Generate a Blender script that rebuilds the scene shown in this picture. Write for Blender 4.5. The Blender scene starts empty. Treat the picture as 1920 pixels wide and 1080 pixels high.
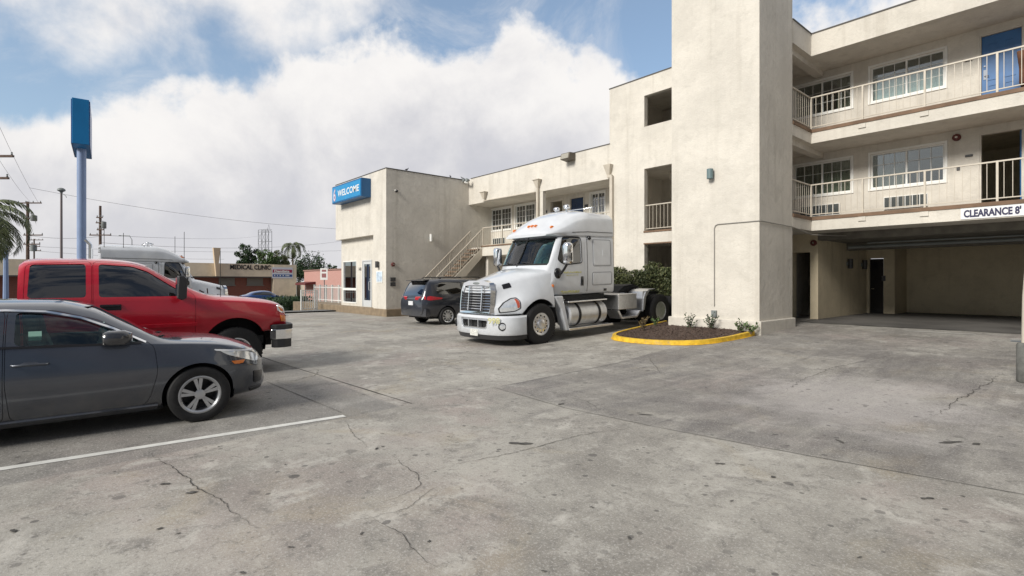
import bpy, bmesh, math, random
from mathutils import Vector, Matrix, noise as mnoise
from mathutils.bvhtree import BVHTree
random.seed(7)
SC = bpy.context.scene
COL = SC.collection
R = math.radians
# ---------------------------------------------------------------- survey helpers
EYE = 1.62; FPX = 980.0; CX = 960.0; HY = 528.0
YAW = math.atan2(1130.0, 980.0)
SN, CS = math.sin(YAW), math.cos(YAW)
def ray(px):
    r = (px - CX) / FPX
    return (CS * r - SN, SN * r + CS)
def onY(px, Y, py=HY):
    a, b = ray(px); s = Y / b
    return Vector((a * s, Y, EYE + (HY - py) / FPX * s))
def onX(px, X, py=HY):
    a, b = ray(px); s = X / a
    return Vector((X, b * s, EYE + (HY - py) / FPX * s))
def atd(px, py, d):
    a, b = ray(px)
    return Vector((a * d, b * d, EYE + (HY - py) / FPX * d))
def sst(t):
    t = max(0.0, min(1.0, t)); return t * t * (3 - 2 * t)
def zg(x, y):
    return 0.42 * sst((y - 7) / 12) * sst((x + 18) / 10) - 0.6 * sst((-x - 28) / 10)
def gnd(px, py):
    z = 0.0
    for _ in range(12):
        d = (EYE - z) * FPX / (py - HY); a, b = ray(px); z = zg(a * d, b * d)
    return Vector((a * d, b * d, z))
def pchip(tab):
    xs = [p[0] for p in tab]; ys = [p[1] for p in tab]; n = len(xs)
    if n == 1: return lambda x: ys[0]
    h = [xs[i+1]-xs[i] for i in range(n-1)]; dl = [(ys[i+1]-ys[i])/h[i] for i in range(n-1)]
    m = [0.0]*n; m[0] = dl[0]; m[-1] = dl[-1]
    for i in range(1, n-1):
        if dl[i-1]*dl[i] > 0:
            w1 = 2*h[i]+h[i-1]; w2 = h[i]+2*h[i-1]; m[i] = (w1+w2)/(w1/dl[i-1]+w2/dl[i])
    def f(x):
        if x <= xs[0]: return ys[0]
        if x >= xs[-1]: return ys[-1]
        i = 0
        while x > xs[i+1]: i += 1
        t = (x-xs[i])/h[i]; t2 = t*t; t3 = t2*t
        return (2*t3-3*t2+1)*ys[i]+(t3-2*t2+t)*h[i]*m[i]+(-2*t3+3*t2)*ys[i+1]+(t3-t2)*h[i]*m[i+1]
    return f
# ---------------------------------------------------------------- mesh builder
class MB:
    def __init__(s): s.v = []; s.f = []; s.m = []; s.mi = 0
    def add(s, vs, fs, M=None):
        o = len(s.v)
        s.v += [tuple(M @ Vector(v)) if M is not None else tuple(v) for v in vs]
        s.f += [tuple(i+o for i in f) for f in fs]; s.m += [s.mi]*len(fs); return s
    def box(s, x0, x1, y0, y1, z0, z1, M=None):
        x0, x1 = min(x0, x1), max(x0, x1); y0, y1 = min(y0, y1), max(y0, y1); z0, z1 = min(z0, z1), max(z0, z1)
        v = [(x0,y0,z0),(x1,y0,z0),(x1,y1,z0),(x0,y1,z0),(x0,y0,z1),(x1,y0,z1),(x1,y1,z1),(x0,y1,z1)]
        return s.add(v, [(3,2,1,0),(4,5,6,7),(0,1,5,4),(1,2,6,5),(2,3,7,6),(3,0,4,7)], M)
    def prism(s, poly, ax, a, b, M=None):
        n = len(poly)
        ar = sum(poly[i][0]*poly[(i+1) % n][1]-poly[(i+1) % n][0]*poly[i][1] for i in range(n))
        if (ar < 0) != (ax == 'y'): poly = poly[::-1]
        if a > b: a, b = b, a
        def P(p, t): return (t, p[0], p[1]) if ax == 'x' else (p[0], t, p[1]) if ax == 'y' else (p[0], p[1], t)
        v = [P(p, a) for p in poly] + [P(p, b) for p in poly]
        f = [tuple(range(n-1, -1, -1)), tuple(range(n, 2*n))] + [(i, (i+1) % n, n+(i+1) % n, n+i) for i in range(n)]
        return s.add(v, f, M)
    def loft(s, rings, cap=True, closed=True, M=None):
        n = len(rings[0]); v = [p for r in rings for p in r]; f = []
        for i in range(len(rings)-1):
            for j in range(n if closed else n-1):
                k = (j+1) % n; f.append((i*n+j, i*n+k, (i+1)*n+k, (i+1)*n+j))
        if cap:
            f.append(tuple(range(n-1, -1, -1))); f.append(tuple((len(rings)-1)*n+j for j in range(n)))
        return s.add(v, f, M)
    def tube(s, pts, r, n=8, M=None, cap=True, r1=None):
        pts = [Vector(p) for p in pts]; rings = []; N = len(pts); up = None
        for i, p in enumerate(pts):
            t = (pts[min(i+1, N-1)]-pts[max(i-1, 0)]).normalized()
            if up is None: up = Vector((0, 0, 1)) if abs(t.z) < .9 else Vector((1, 0, 0))
            a = t.cross(up)
            if a.length < 1e-4: a = t.cross(Vector((0, 1, 0)))
            a.normalize(); b = a.cross(t); up = b
            rr = r if r1 is None else r+(r1-r)*i/(N-1)
            rings.append([tuple(p+a*(rr*math.cos(2*math.pi*k/n))+b*(rr*math.sin(2*math.pi*k/n))) for k in range(n)])
        return s.loft(rings, cap, True, M)
    def lathe(s, prof, o=(0, 0, 0), ax='z', n=24, M=None, cap=True, a0=0):
        rings = []
        for r, t in prof:
            g = []
            for k in range(n):
                c, d = r*math.cos(a0+2*math.pi*k/n), r*math.sin(a0+2*math.pi*k/n)
                p = (c, d, t) if ax == 'z' else (t, c, d) if ax == 'x' else (d, t, c)
                g.append((p[0]+o[0], p[1]+o[1], p[2]+o[2]))
            rings.append(g)
        return s.loft(rings, cap, True, M)
    def ball(s, c, rx, ry, rz, n=12, m=8, M=None):
        rings = []
        for i in range(1, m):
            th = math.pi*i/m; q = math.sin(th)
            rings.append([(c[0]+rx*q*math.cos(2*math.pi*k/n), c[1]+ry*q*math.sin(2*math.pi*k/n), c[2]-rz*math.cos(th)) for k in range(n)])
        return s.loft(rings, True, True, M)
    def wall(s, ax, a0, a1, z0, z1, t0, t1, holes=()):
        """slab in plane ax ('x': runs along x, thickness in y) with rectangular openings (a,b,za,zb)"""
        A = sorted({a0, a1, *[min(max(h[i], a0), a1) for h in holes for i in (0, 1)]})
        Z = sorted({z0, z1, *[min(max(h[i], z0), z1) for h in holes for i in (2, 3)]})
        na, nz = len(A)-1, len(Z)-1
        def solid(i, j):
            if i < 0 or j < 0 or i >= na or j >= nz: return False
            ca, cz = (A[i]+A[i+1])/2, (Z[j]+Z[j+1])/2
            return not any(h[0] < ca < h[1] and h[2] < cz < h[3] for h in holes)
        def P(a, t, z): return (a, t, z) if ax == 'x' else (t, a, z)
        for i in range(na):
            for j in range(nz):
                if not solid(i, j): continue
                b0, b1, c0, c1 = A[i], A[i+1], Z[j], Z[j+1]
                def q(*p):
                    p = [P(*k) for k in p]
                    s.add(p if ax == 'x' else p[::-1], [(0, 1, 2, 3)])
                q((b0,t0,c0),(b1,t0,c0),(b1,t0,c1),(b0,t0,c1)); q((b1,t1,c0),(b0,t1,c0),(b0,t1,c1),(b1,t1,c1))
                if not solid(i-1, j): q((b0,t1,c0),(b0,t0,c0),(b0,t0,c1),(b0,t1,c1))
                if not solid(i+1, j): q((b1,t0,c0),(b1,t1,c0),(b1,t1,c1),(b1,t0,c1))
                if not solid(i, j-1): q((b0,t1,c0),(b1,t1,c0),(b1,t0,c0),(b0,t0,c0))
                if not solid(i, j+1): q((b0,t0,c1),(b1,t0,c1),(b1,t1,c1),(b0,t1,c1))
        return s
    def mesh(s, name, mats=None, smooth=None):
        me = bpy.data.meshes.new(name); me.from_pydata(s.v, [], s.f)
        for m in (mats if isinstance(mats, (list, tuple)) else [mats] if mats else []): me.materials.append(m)
        if s.mi: me.polygons.foreach_set('material_index', s.m)
        if smooth is not None: smooth_mesh(me, smooth)
        me.update(); return me
    def build(s, name, mats, parent=None, smooth=None, bevel=None, loc=None, rot=None):
        return obj(name, s.mesh(name, mats, smooth), parent, bevel, loc, rot)
def smooth_mesh(me, ang):
    me.polygons.foreach_set('use_smooth', [True]*len(me.polygons))
    me.set_sharp_from_angle(angle=R(ang))
def obj(name, me, parent=None, bevel=None, loc=None, rot=None):
    o = bpy.data.objects.new(name, me); COL.objects.link(o)
    if loc is not None: o.location = loc
    if rot is not None: o.rotation_euler = rot
    if parent is not None:
        o.parent = parent
        if parent.get('static'): o.matrix_parent_inverse = Matrix.Translation(-Vector(parent.location))
    if bevel:
        b = o.modifiers.new('bevel', 'BEVEL'); b.width = bevel; b.segments = 2; b.limit_method = 'ANGLE'; b.angle_limit = R(40)
    return o
def tag(o, label=None, cat=None, group=None, kind=None):
    if label: o['label'] = label
    if cat: o['category'] = cat
    if group: o['group'] = group
    if kind: o['kind'] = kind
    return o
def empty(name, loc, label, cat, group=None, rot=(0, 0, 0), static=False):
    o = bpy.data.objects.new(name, None); COL.objects.link(o); o.location = loc; o.rotation_euler = rot
    if static: o['static'] = 1
    return tag(o, label, cat, group)
def copy_tree(o, parent=None):
    c = o.copy(); COL.objects.link(c)
    if parent is not None: c.parent = parent
    for ch in list(o.children): copy_tree(ch, c)
    return c
def evalmesh(o, name):
    dg = bpy.context.evaluated_depsgraph_get(); dg.update()
    return bpy.data.meshes.new_from_object(o.evaluated_get(dg))
def tmpobj(me):
    o = bpy.data.objects.new('tmp', me); COL.objects.link(o); return o
def boolean(me, cut, op='DIFFERENCE'):
    a, b = tmpobj(me), tmpobj(cut)
    m = a.modifiers.new('b', 'BOOLEAN'); m.object = b; m.operation = op; m.solver = 'EXACT'
    r = evalmesh(a, 'r')
    if op == 'DIFFERENCE' and len(r.vertices) < .55*len(me.vertices):
        m.use_self = True; r = evalmesh(a, 'r'); print('BOOL RETRY', len(me.vertices), len(r.vertices))
    bpy.data.objects.remove(a); bpy.data.objects.remove(b); return r
def solidify(me, t, off=-1):
    a = tmpobj(me); m = a.modifiers.new('s', 'SOLIDIFY'); m.thickness = t; m.offset = off; m.use_even_offset = False
    r = evalmesh(a, 'r'); bpy.data.objects.remove(a); return r
def textmesh(txt, size, depth=0.004, bold=0.0, align='LEFT', sx=1.0):
    cu = bpy.data.curves.new('t', 'FONT'); cu.body = txt; cu.size = size; cu.extrude = depth; cu.offset = bold
    cu.align_x = align; cu.resolution_u = 3
    o = tmpobj(cu); me = evalmesh(o, 't'); bpy.data.objects.remove(o)
    me.transform(Matrix.Diagonal((sx, 1, 1, 1))); return me
def settext(name, txt, size, M, mat, parent=None, depth=.004, bold=0.0, align='LEFT', sx=1.0):
    me = textmesh(txt, size, depth, bold, align, sx); me.transform(M); me.materials.clear(); me.materials.append(mat)
    return obj(name, me, parent)
# ---------------------------------------------------------------- materials
class NT:
    def __init__(s, nt): s.nt = nt
    def n(s, t, **k):
        nd = s.nt.nodes.new(t)
        for a, b in k.items(): setattr(nd, a, b)
        return nd
    def l(s, a, b): s.nt.links.new(a, b)
    def _in(s, sock, v):
        if hasattr(v, 'links') or hasattr(v, 'is_linked'): s.l(v, sock)
        else: sock.default_value = v
    def math(s, op, a, b=0.0, c=None, clamp=False):
        nd = s.n('ShaderNodeMath', operation=op, use_clamp=clamp); s._in(nd.inputs[0], a); s._in(nd.inputs[1], b)
        if c is not None: s._in(nd.inputs[2], c)
        return nd.outputs[0]
    def mix(s, f, a, b, bt='MIX'):
        nd = s.n('ShaderNodeMix', data_type='RGBA', blend_type=bt); s._in(nd.inputs[0], f)
        for i, v in ((6, a), (7, b)):
            if isinstance(v, (tuple, list)): nd.inputs[i].default_value = (*v[:3], 1)
            else: s.l(v, nd.inputs[i])
        return nd.outputs[2]
    def noise(s, vec, scale, detail=3, rough=.55, dist=0.0):
        nd = s.n('ShaderNodeTexNoise'); nd.inputs['Scale'].default_value = scale; nd.inputs['Detail'].default_value = detail
        nd.inputs['Roughness'].default_value = rough; nd.inputs['Distortion'].default_value = dist
        if vec is not None: s.l(vec, nd.inputs['Vector'])
        return nd.outputs['Fac']
    def ramp(s, f, a, b, lo=0.0, hi=1.0, smooth=True):
        nd = s.n('ShaderNodeMapRange', interpolation_type='SMOOTHSTEP' if smooth else 'LINEAR'); s._in(nd.inputs[0], f)
        for i, v in ((1, a), (2, b), (3, lo), (4, hi)): nd.inputs[i].default_value = v
        return nd.outputs[0]
def newmat(name):
    m = bpy.data.materials.new(name); m.use_nodes = True
    return m, NT(m.node_tree), m.node_tree.nodes['Principled BSDF']
def mat(name, col, rough=.6, metal=0.0, var=0.0, vs=3.0, bump=0.0, bs=60.0, coat=0.0, spec=.5, dirt=0.0, dcol=(.1, .08, .06), emit=None):
    m, t, p = newmat(name)
    p.inputs['Base Color'].default_value = (*col, 1); p.inputs['Roughness'].default_value = rough; p.inputs['Metallic'].default_value = metal
    p.inputs['Coat Weight'].default_value = coat; p.inputs['Coat Roughness'].default_value = .04; p.inputs['Specular IOR Level'].default_value = spec
    if var or bump or dirt:
        v = t.n('ShaderNodeTexCoord').outputs['Object']
    if var or dirt:
        c = t.mix(t.ramp(t.noise(v, vs, 5, .6), .3, .7, 0, 1), tuple(x*(1-var) for x in col), tuple(min(1, x*(1+var)) for x in col))
        if dirt: c = t.mix(t.ramp(t.noise(v, vs*.6, 6, .7, .6), .52, .8, 0, dirt), c, dcol)
        t.l(c, p.inputs['Base Color'])
    if bump:
        b = t.n('ShaderNodeBump'); b.inputs['Strength'].default_value = bump; b.inputs['Distance'].default_value = .01
        t.l(t.noise(v, bs, 4, .65), b.inputs['Height']); t.l(b.outputs[0], p.inputs['Normal'])
    if emit:
        p.inputs['Emission Color'].default_value = (*emit[:3], 1); p.inputs['Emission Strength'].default_value = emit[3]
    return m
def glassmat(name, tint, refl=1.0, rough=0.0):
    m = bpy.data.materials.new(name); m.use_nodes = True; t = NT(m.node_tree); t.nt.nodes.clear()
    o = t.n('ShaderNodeOutputMaterial'); tr = t.n('ShaderNodeBsdfTransparent'); gl = t.n('ShaderNodeBsdfGlossy'); mx = t.n('ShaderNodeMixShader')
    tr.inputs[0].default_value = (*tint, 1); gl.inputs[0].default_value = (.95, .97, 1, 1); gl.inputs['Roughness'].default_value = rough
    fr = t.n('ShaderNodeFresnel'); fr.inputs[0].default_value = 1.52
    f = t.math('MULTIPLY', fr.outputs[0], refl, clamp=True)
    t.l(f, mx.inputs[0]); t.l(tr.outputs[0], mx.inputs[1]); t.l(gl.outputs[0], mx.inputs[2]); t.l(mx.outputs[0], o.inputs[0]); return m
def carpaint(name, col, metal=.0, rough=.35, fl=0.0):
    m, t, p = newmat(name)
    p.inputs['Roughness'].default_value = rough; p.inputs['Metallic'].default_value = metal; p.inputs['Coat Weight'].default_value = 1.0
    p.inputs['Coat Roughness'].default_value = .03
    v = t.n('ShaderNodeTexCoord').outputs['Object']
    c = t.mix(t.ramp(t.noise(v, 2.2, 4, .6), .35, .7), tuple(x*.94 for x in col), tuple(min(1, x*1.05) for x in col))
    # road dust thickening towards the sills
    sep = t.n('ShaderNodeSeparateXYZ'); t.l(v, sep.inputs[0])
    d = t.math('MULTIPLY', t.ramp(sep.outputs[2], .75, .2, 0, .35), t.ramp(t.noise(v, 9, 5, .7), .3, .7, .3, 1))
    c = t.mix(d, c, (.2, .185, .165)); t.l(c, p.inputs['Base Color'])
    b = t.n('ShaderNodeBump'); b.inputs['Strength'].default_value = .02; b.inputs['Distance'].default_value = .01
    t.l(t.noise(v, 3.0, 2), b.inputs['Height']); t.l(b.outputs[0], p.inputs['Coat Normal'])
    return m
def stucco(name, col):
    m, t, p = newmat(name); p.inputs['Roughness'].default_value = .9; p.inputs['Specular IOR Level'].default_value = .2
    v = t.n('ShaderNodeTexCoord').outputs['Object']
    c = t.mix(t.ramp(t.noise(v, .9, 6, .62), .32, .68), tuple(x*.90 for x in col), tuple(x*1.05 for x in col))
    c = t.mix(t.ramp(t.noise(v, 3.1, 5, .6, .5), .5, .75, 0, .42), c, (col[0]*.74, col[1]*.74, col[2]*.73))
    st = t.n('ShaderNodeMapping'); st.inputs['Scale'].default_value = (3.2, 3.2, .16); t.l(v, st.inputs[0])
    c = t.mix(t.ramp(t.noise(st.outputs[0], 1.0, 5, .6), .50, .74, 0, .36), c, (col[0]*.62, col[1]*.6, col[2]*.57))
    c = t.mix(t.ramp(t.noise(v, 22, 6, .75), .50, .72, 0, .35), c, (col[0]*.70, col[1]*.70, col[2]*.70))
    c = t.mix(t.ramp(t.noise(v, 13, 5, .7), .54, .74, 0, .30), c, (min(1, col[0]*1.14), min(1, col[1]*1.14), min(1, col[2]*1.15)))
    t.l(c, p.inputs['Base Color'])
    h = t.math('ADD', t.math('MULTIPLY', t.noise(v, 34, 5, .7), .7), t.math('MULTIPLY', t.noise(v, 5, 3), 1.2))
    b = t.n('ShaderNodeBump'); b.inputs['Strength'].default_value = .7; b.inputs['Distance'].default_value = .02
    t.l(h, b.inputs['Height']); t.l(b.outputs[0], p.inputs['Normal']); return m
def brickmat(name, c1, c2, mortar, scale=4.0):
    m, t, p = newmat(name); p.inputs['Roughness'].default_value = .9
    v = t.n('ShaderNodeTexCoord').outputs['Object']
    sep = t.n('ShaderNodeSeparateXYZ'); t.l(v, sep.inputs[0]); cb = t.n('ShaderNodeCombineXYZ')
    t.l(t.math('ADD', sep.outputs[0], sep.outputs[1]), cb.inputs[0]); t.l(sep.outputs[2], cb.inputs[1])
    b = t.n('ShaderNodeTexBrick'); b.inputs['Scale'].default_value = scale; t.l(cb.outputs[0], b.inputs['Vector'])
    b.inputs['Color1'].default_value = (*c1, 1); b.inputs['Color2'].default_value = (*c2, 1); b.inputs['Mortar'].default_value = (*mortar, 1)
    b.inputs['Mortar Size'].default_value = .015; t.l(b.outputs[0], p.inputs['Base Color']); return m
def leafmat(name, a, b_):
    m, t, p = newmat(name); p.inputs['Roughness'].default_value = .55; p.inputs['Specular IOR Level'].default_value = .3
    g = t.n('ShaderNodeNewGeometry'); v = t.n('ShaderNodeTexCoord').outputs['Object']
    f = t.math('ADD', t.math('MULTIPLY', g.outputs['Random Per Island'], .6), t.math('MULTIPLY', t.noise(v, .8, 2), .4))
    t.l(t.mix(t.ramp(f, .2, .8), a, b_), p.inputs['Base Color']); return m
W_STUCCO = (.655, .62, .555)
MT = {}
MT['stucco'] = stucco('stucco', W_STUCCO)
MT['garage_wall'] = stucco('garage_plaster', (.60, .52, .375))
MT['brown'] = mat('brown_trim', (.17, .105, .065), .75, var=.2)
MT['rail'] = mat('cream_rail_paint', (.54, .49, .41), .45, var=.06)
MT['white'] = mat('white_paint', (.78, .78, .75), .5, var=.04)
MT['bluedoor'] = mat('blue_door_paint', (.035, .13, .32), .45, var=.12)
MT['navydoor'] = mat('navy_door_paint', (.012, .035, .09), .5, var=.12)
MT['glass'] = glassmat('window_glass', (.78, .85, .84), 3.6)
MT['glass_dark'] = glassmat('tinted_glass', (.05, .065, .075), 3.2)
MT['glass_car'] = glassmat('green_tint_glass', (.66, .80, .78), 1.3)
MT['curtain_or_sky_sheet'] = mat('curtain_cloth', (.40, .36, .27), .9, var=.12)
MT['sky_sheet'] = mat('sky_reflection_sheet', (.90, .90, .88), .9)  # bright sheet standing in for sky reflected in the lower panes
MT['black'] = mat('black_rubber', (.011, .011, .012), .75, var=.25, vs=20)
MT['blackgloss'] = mat('black_gloss', (.012, .012, .014), .2)
MT['darkplastic'] = mat('dark_plastic', (.03, .03, .032), .5)
MT['chrome'] = mat('chrome', (.82, .83, .85), .08, 1.0)
MT['alu'] = mat('aluminium', (.74, .75, .77), .36, 1.0, var=.08, vs=12)
MT['silver'] = mat('silver_paint', (.55, .56, .58), .3, .8)
MT['grey'] = mat('grey_metal', (.20, .22, .22), .55, var=.1)
MT['steel'] = mat('dark_steel', (.07, .07, .072), .5, .4, var=.3, vs=9)
MT['coping'] = mat('dark_coping', (.09, .085, .08), .7)
MT['amber'] = mat('amber_lens', (.75, .20, .03), .25, coat=.6)
MT['redlens'] = mat('red_lens', (.42, .012, .02), .2, coat=1)
MT['lens'] = mat('clear_lens', (.76, .79, .82), .10, .6, coat=1, var=.12, vs=14)
MT['yellow'] = mat('yellow_kerb_paint', (.66, .42, .03), .75, var=.22, vs=7, dirt=.85, dcol=(.27, .24, .19))
MT['soil'] = mat('mulch', (.075, .048, .036), .95, var=.55, vs=24, bump=1.0, bs=45)
MT['wood'] = mat('pole_wood', (.11, .075, .06), .9, var=.3, vs=6)
MT['bark'] = mat('bark', (.13, .10, .075), .9, var=.3, vs=8, bump=.5, bs=20)
MT['leaf_dark'] = leafmat('dark_foliage', (.012, .03, .012), (.045, .085, .03))
MT['leaf_mid'] = leafmat('mid_foliage', (.03, .065, .018), (.10, .16, .05))
MT['leaf_palm'] = leafmat('palm_foliage', (.045, .06, .03), (.16, .19, .08))
MT['leaf_olive'] = leafmat('olive_foliage', (.035, .05, .02), (.13, .14, .06))
MT['kerbstone'] = mat('kerb_concrete', (.23, .175, .115), .85, var=.18, vs=3, dirt=.4)
MT['bird'] = mat('pigeon_feathers', (.08, .08, .09), .8)
# ================================================================ camera, sky, sun
cam = bpy.data.cameras.new('camera'); co = bpy.data.objects.new('camera', cam); COL.objects.link(co)
co.location = (0, 0, EYE); co.rotation_euler = (math.pi/2, 0, YAW)
cam.sensor_width = 36; cam.lens = FPX/1920*36; cam.shift_y = -(540-HY)/1920.0; cam.clip_end = 6000; cam.clip_start = .05
SC.camera = co
SC.view_settings.view_transform = 'Standard'; SC.view_settings.look = 'None'; SC.view_settings.gamma = 1; SC.view_settings.exposure = .10
SUN_EL = R(31); SUN_AZ = Vector((.09, -1, 0)).normalized()      # where the light comes from
sd = bpy.data.lights.new('sun', 'SUN'); sd.energy = 3.7; sd.angle = R(20); sd.color = (1, .95, .87)
so = bpy.data.objects.new('sun', sd); COL.objects.link(so)
sv = Vector((SUN_AZ.x*math.cos(SUN_EL), SUN_AZ.y*math.cos(SUN_EL), math.sin(SUN_EL)))
so.rotation_euler = sv.to_track_quat('Z', 'Y').to_euler()
w = bpy.data.worlds.new('World'); SC.world = w; w.use_nodes = True; t = NT(w.node_tree); t.nt.nodes.clear()
out = t.n('ShaderNodeOutputWorld'); bg = t.n('ShaderNodeBackground'); t.l(bg.outputs[0], out.inputs[0])
sky = t.n('ShaderNodeTexSky', sky_type='NISHITA', sun_disc=False, sun_elevation=SUN_EL, sun_rotation=math.atan2(SUN_AZ.x, SUN_AZ.y))
sky.air_density = 1.0; sky.dust_density = 1.0; sky.ozone_density = 2.0
d = t.n('ShaderNodeTexCoord').outputs['Generated']
nm = t.n('ShaderNodeVectorMath', operation='NORMALIZE'); t.l(d, nm.inputs[0]); d = nm.outputs[0]
# compass bearing measured from the street corner the lot looks towards
rot = t.n('ShaderNodeVectorRotate', rotation_type='Z_AXIS'); t.l(d, rot.inputs['Vector']); rot.inputs['Angle'].default_value = -YAW
sp = t.n('ShaderNodeSeparateXYZ'); t.l(rot.outputs[0], sp.inputs[0])
az = t.math('ARCTAN2', sp.outputs[0], sp.outputs[1]); el = t.math('ARCSINE', sp.outputs[2])
azn = t.math('ADD', t.math('MULTIPLY', az, 1/R(110)), .5)
def skycurve(pts, default):
    fc = t.n('ShaderNodeFloatCurve'); t.l(azn, fc.inputs['Value']); cv = fc.mapping.curves[0]
    P = []
    for px, py in pts:
        r = (px-CX)/FPX; P.append((math.degrees(math.atan(r))/110+.5, math.atan((HY-py)/FPX/math.sqrt(1+r*r))))
    cv.points[0].location = P[0]; cv.points[1].location = P[-1]
    for p in P[1:-1]: cv.points.new(*p)
    fc.mapping.update(); return fc.outputs[0]
lowtop = skycurve([(-300, 215), (0, 222), (170, 212), (280, 190), (400, 158), (500, 118), (640, 108), (690, 92), (730, 58), (780, 50), (850, 66), (985, 58), (1090, 88), (1160, 145), (1200, 190), (1300, 120), (1500, 30), (1650, -40), (1900, -200), (2300, -400)], 0)
hibot = skycurve([(-300, 20), (0, 45), (120, 62), (300, 72), (480, 98), (580, 92), (660, 20), (760, -60), (960, -160), (1180, -150), (1320, -100), (1500, -160), (2300, -300)], 0)
nb = t.math('SUBTRACT', t.noise(d, 7.5, 8, .58, .15), .5); nb2 = t.math('SUBTRACT', t.noise(d, 3.2, 6, .6), .5)
pert = t.math('ADD', t.math('MULTIPLY', nb, .23), t.math('MULTIPLY', nb2, .10))
low = t.ramp(t.math('ADD', t.math('SUBTRACT', lowtop, el), pert), -.02, .032)
high = t.math('MULTIPLY', t.ramp(t.math('ADD', t.math('SUBTRACT', el, hibot), t.math('MULTIPLY', pert, 1.3)), -.05, .09), t.ramp(t.noise(d, 2.6, 7, .6), .30, .48, .55, 1))
cirrus = t.math('MULTIPLY', t.ramp(t.noise(d, 4.5, 9, .68, .8), .44, .76, 0, .42), t.ramp(el, .05, .3))
fwd = t.ramp(t.math('ABSOLUTE', az), .98, 1.2, 1, 0)
low = t.math('MULTIPLY', low, fwd); high = t.math('MULTIPLY', high, fwd)
mask = t.math('MAXIMUM', t.math('MAXIMUM', low, high), t.math('MAXIMUM', cirrus, t.math('MULTIPLY', t.ramp(t.math('ABSOLUTE', az), 1.1, 1.35), t.ramp(t.noise(d, 4.2, 8, .6, .4), .42, .54, .05, 1))))
# cloud body: bright crowns, lilac-grey undersides
n3 = t.noise(d, 4.2, 8, .60, .3)
edge = t.ramp(t.math('ADD', t.math('SUBTRACT', lowtop, el), t.math('MULTIPLY', nb, .22)), .0, .24, 1, 0)
body = t.ramp(t.math('ADD', t.math('MULTIPLY', n3, .9), t.math('MULTIPLY', edge, .32)), .32, .82, 0, 1)
ccol = t.mix(body, (6.7, 6.75, 7.3), (10.6, 10.35, 10.15))
haze = t.ramp(el, .0, .16, .55, 0)
ccol = t.mix(haze, ccol, (8.5, 8.4, 8.5))
skyb = t.mix(1.0, sky.outputs[0], (1.35, 1.62, 1.75), 'MULTIPLY')
skyb = t.mix(t.ramp(el, .0, .5, .48, .26), skyb, (7.0, 8.0, 8.6))
fin = t.mix(mask, skyb, ccol)
# added dimming of the unseen eastern sky, so walls facing it turn darker
dt = t.n('ShaderNodeVectorMath', operation='DOT_PRODUCT'); t.l(d, dt.inputs[0]); dt.inputs[1].default_value = (.86, -.42, .28)
fin = t.mix(1.0, fin, t.mix(t.ramp(dt.outputs['Value'], -.05, .75), (1, 1, 1), (.33, .34, .37)), 'MULTIPLY'); t.l(fin, bg.inputs[0]); bg.inputs[1].default_value = .084
# ================================================================ ground
def gridsheet(name, xs, ys, off, m):
    b = MB(); nx = len(xs)
    b.v = [(x, y, zg(x, y)+off) for y in ys for x in xs]
    b.f = [(j*nx+i, j*nx+i+1, (j+1)*nx+i+1, (j+1)*nx+i) for j in range(len(ys)-1) for i in range(nx-1)]
    b.m = [0]*len(b.f)
    return tag(b.build(name, m, smooth=60), kind='structure')
def fr(a, b, s):
    n = max(1, int(round((b-a)/s))); return [a+(b-a)*i/n for i in range(n+1)]
MT['asphalt'] = mat('asphalt', (.075, .076, .08), .9, var=.25, vs=1.2, bump=.4, bs=40)
MT['earth'] = mat('dry_ground', (.16, .15, .135), .95, var=.2, vs=.3)
gridsheet('ground', [-3000, -900, -300, -140]+fr(-90, 20, 1.5)+[60, 200, 900, 3000], [-3000, -900, -300, -90]+fr(-45, 45, 1.5)+[90, 300, 900, 3000], -.02, MT['earth'])
m, t, p = newmat('stained_concrete'); p.inputs['Specular IOR Level'].default_value = .35
v = t.n('ShaderNodeTexCoord').outputs['Object']; sx = t.n('ShaderNodeSeparateXYZ'); t.l(v, sx.inputs[0]); X, Y = sx.outputs[0], sx.outputs[1]
wob = t.math('MULTIPLY', t.math('SUBTRACT', t.noise(v, 1.6, 4), .5), .05)
eastv = t.ramp(t.math('ADD', t.math('ADD', X, t.math('MULTIPLY', Y, .085)), wob), -5.82, -5.76)
northv = t.ramp(t.math('ADD', Y, wob), 4.97, 5.03)
north3 = t.ramp(t.math('ADD', Y, wob), 3.30, 3.36)
slabB = t.math('MULTIPLY', eastv, northv); slabD = t.math('MULTIPLY', t.math('SUBTRACT', 1.0, eastv), t.math('SUBTRACT', 1.0, north3))
northv = t.ramp(t.math('ADD', t.math('SUBTRACT', Y, t.math('MULTIPLY', t.math('MAXIMUM', t.math('ADD', X, 3.4), 0.0), .185)), wob), 4.92, 5.10)
slabB = t.math('MULTIPLY', eastv, northv)
base = t.mix(t.ramp(t.noise(v, .6, 7, .66), .34, .66), (.185, .172, .150), (.325, .308, .27))
# warm and pinkish old spills
base = t.mix(t.ramp(t.noise(v, .42, 5, .62, .5), .50, .68, 0, .40), base, (.30, .235, .215))
base = t.mix(t.ramp(t.noise(v, .55, 5, .62, 1.0), .54, .70, 0, .42), base, (.27, .225, .15))
# pale laitance and dark blotches a hand to a stride wide
base = t.mix(t.ramp(t.noise(v, 2.6, 8, .70, .5), .50, .70, 0, .70), base, (.43, .41, .365))
base = t.mix(t.ramp(t.noise(v, 1.5, 8, .72, .7), .52, .68, 0, .70), base, (.135, .125, .112))
base = t.mix(t.ramp(t.noise(v, 6.5, 8, .74, .4), .53, .66, 0, .62), base, (.12, .112, .10))
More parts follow.
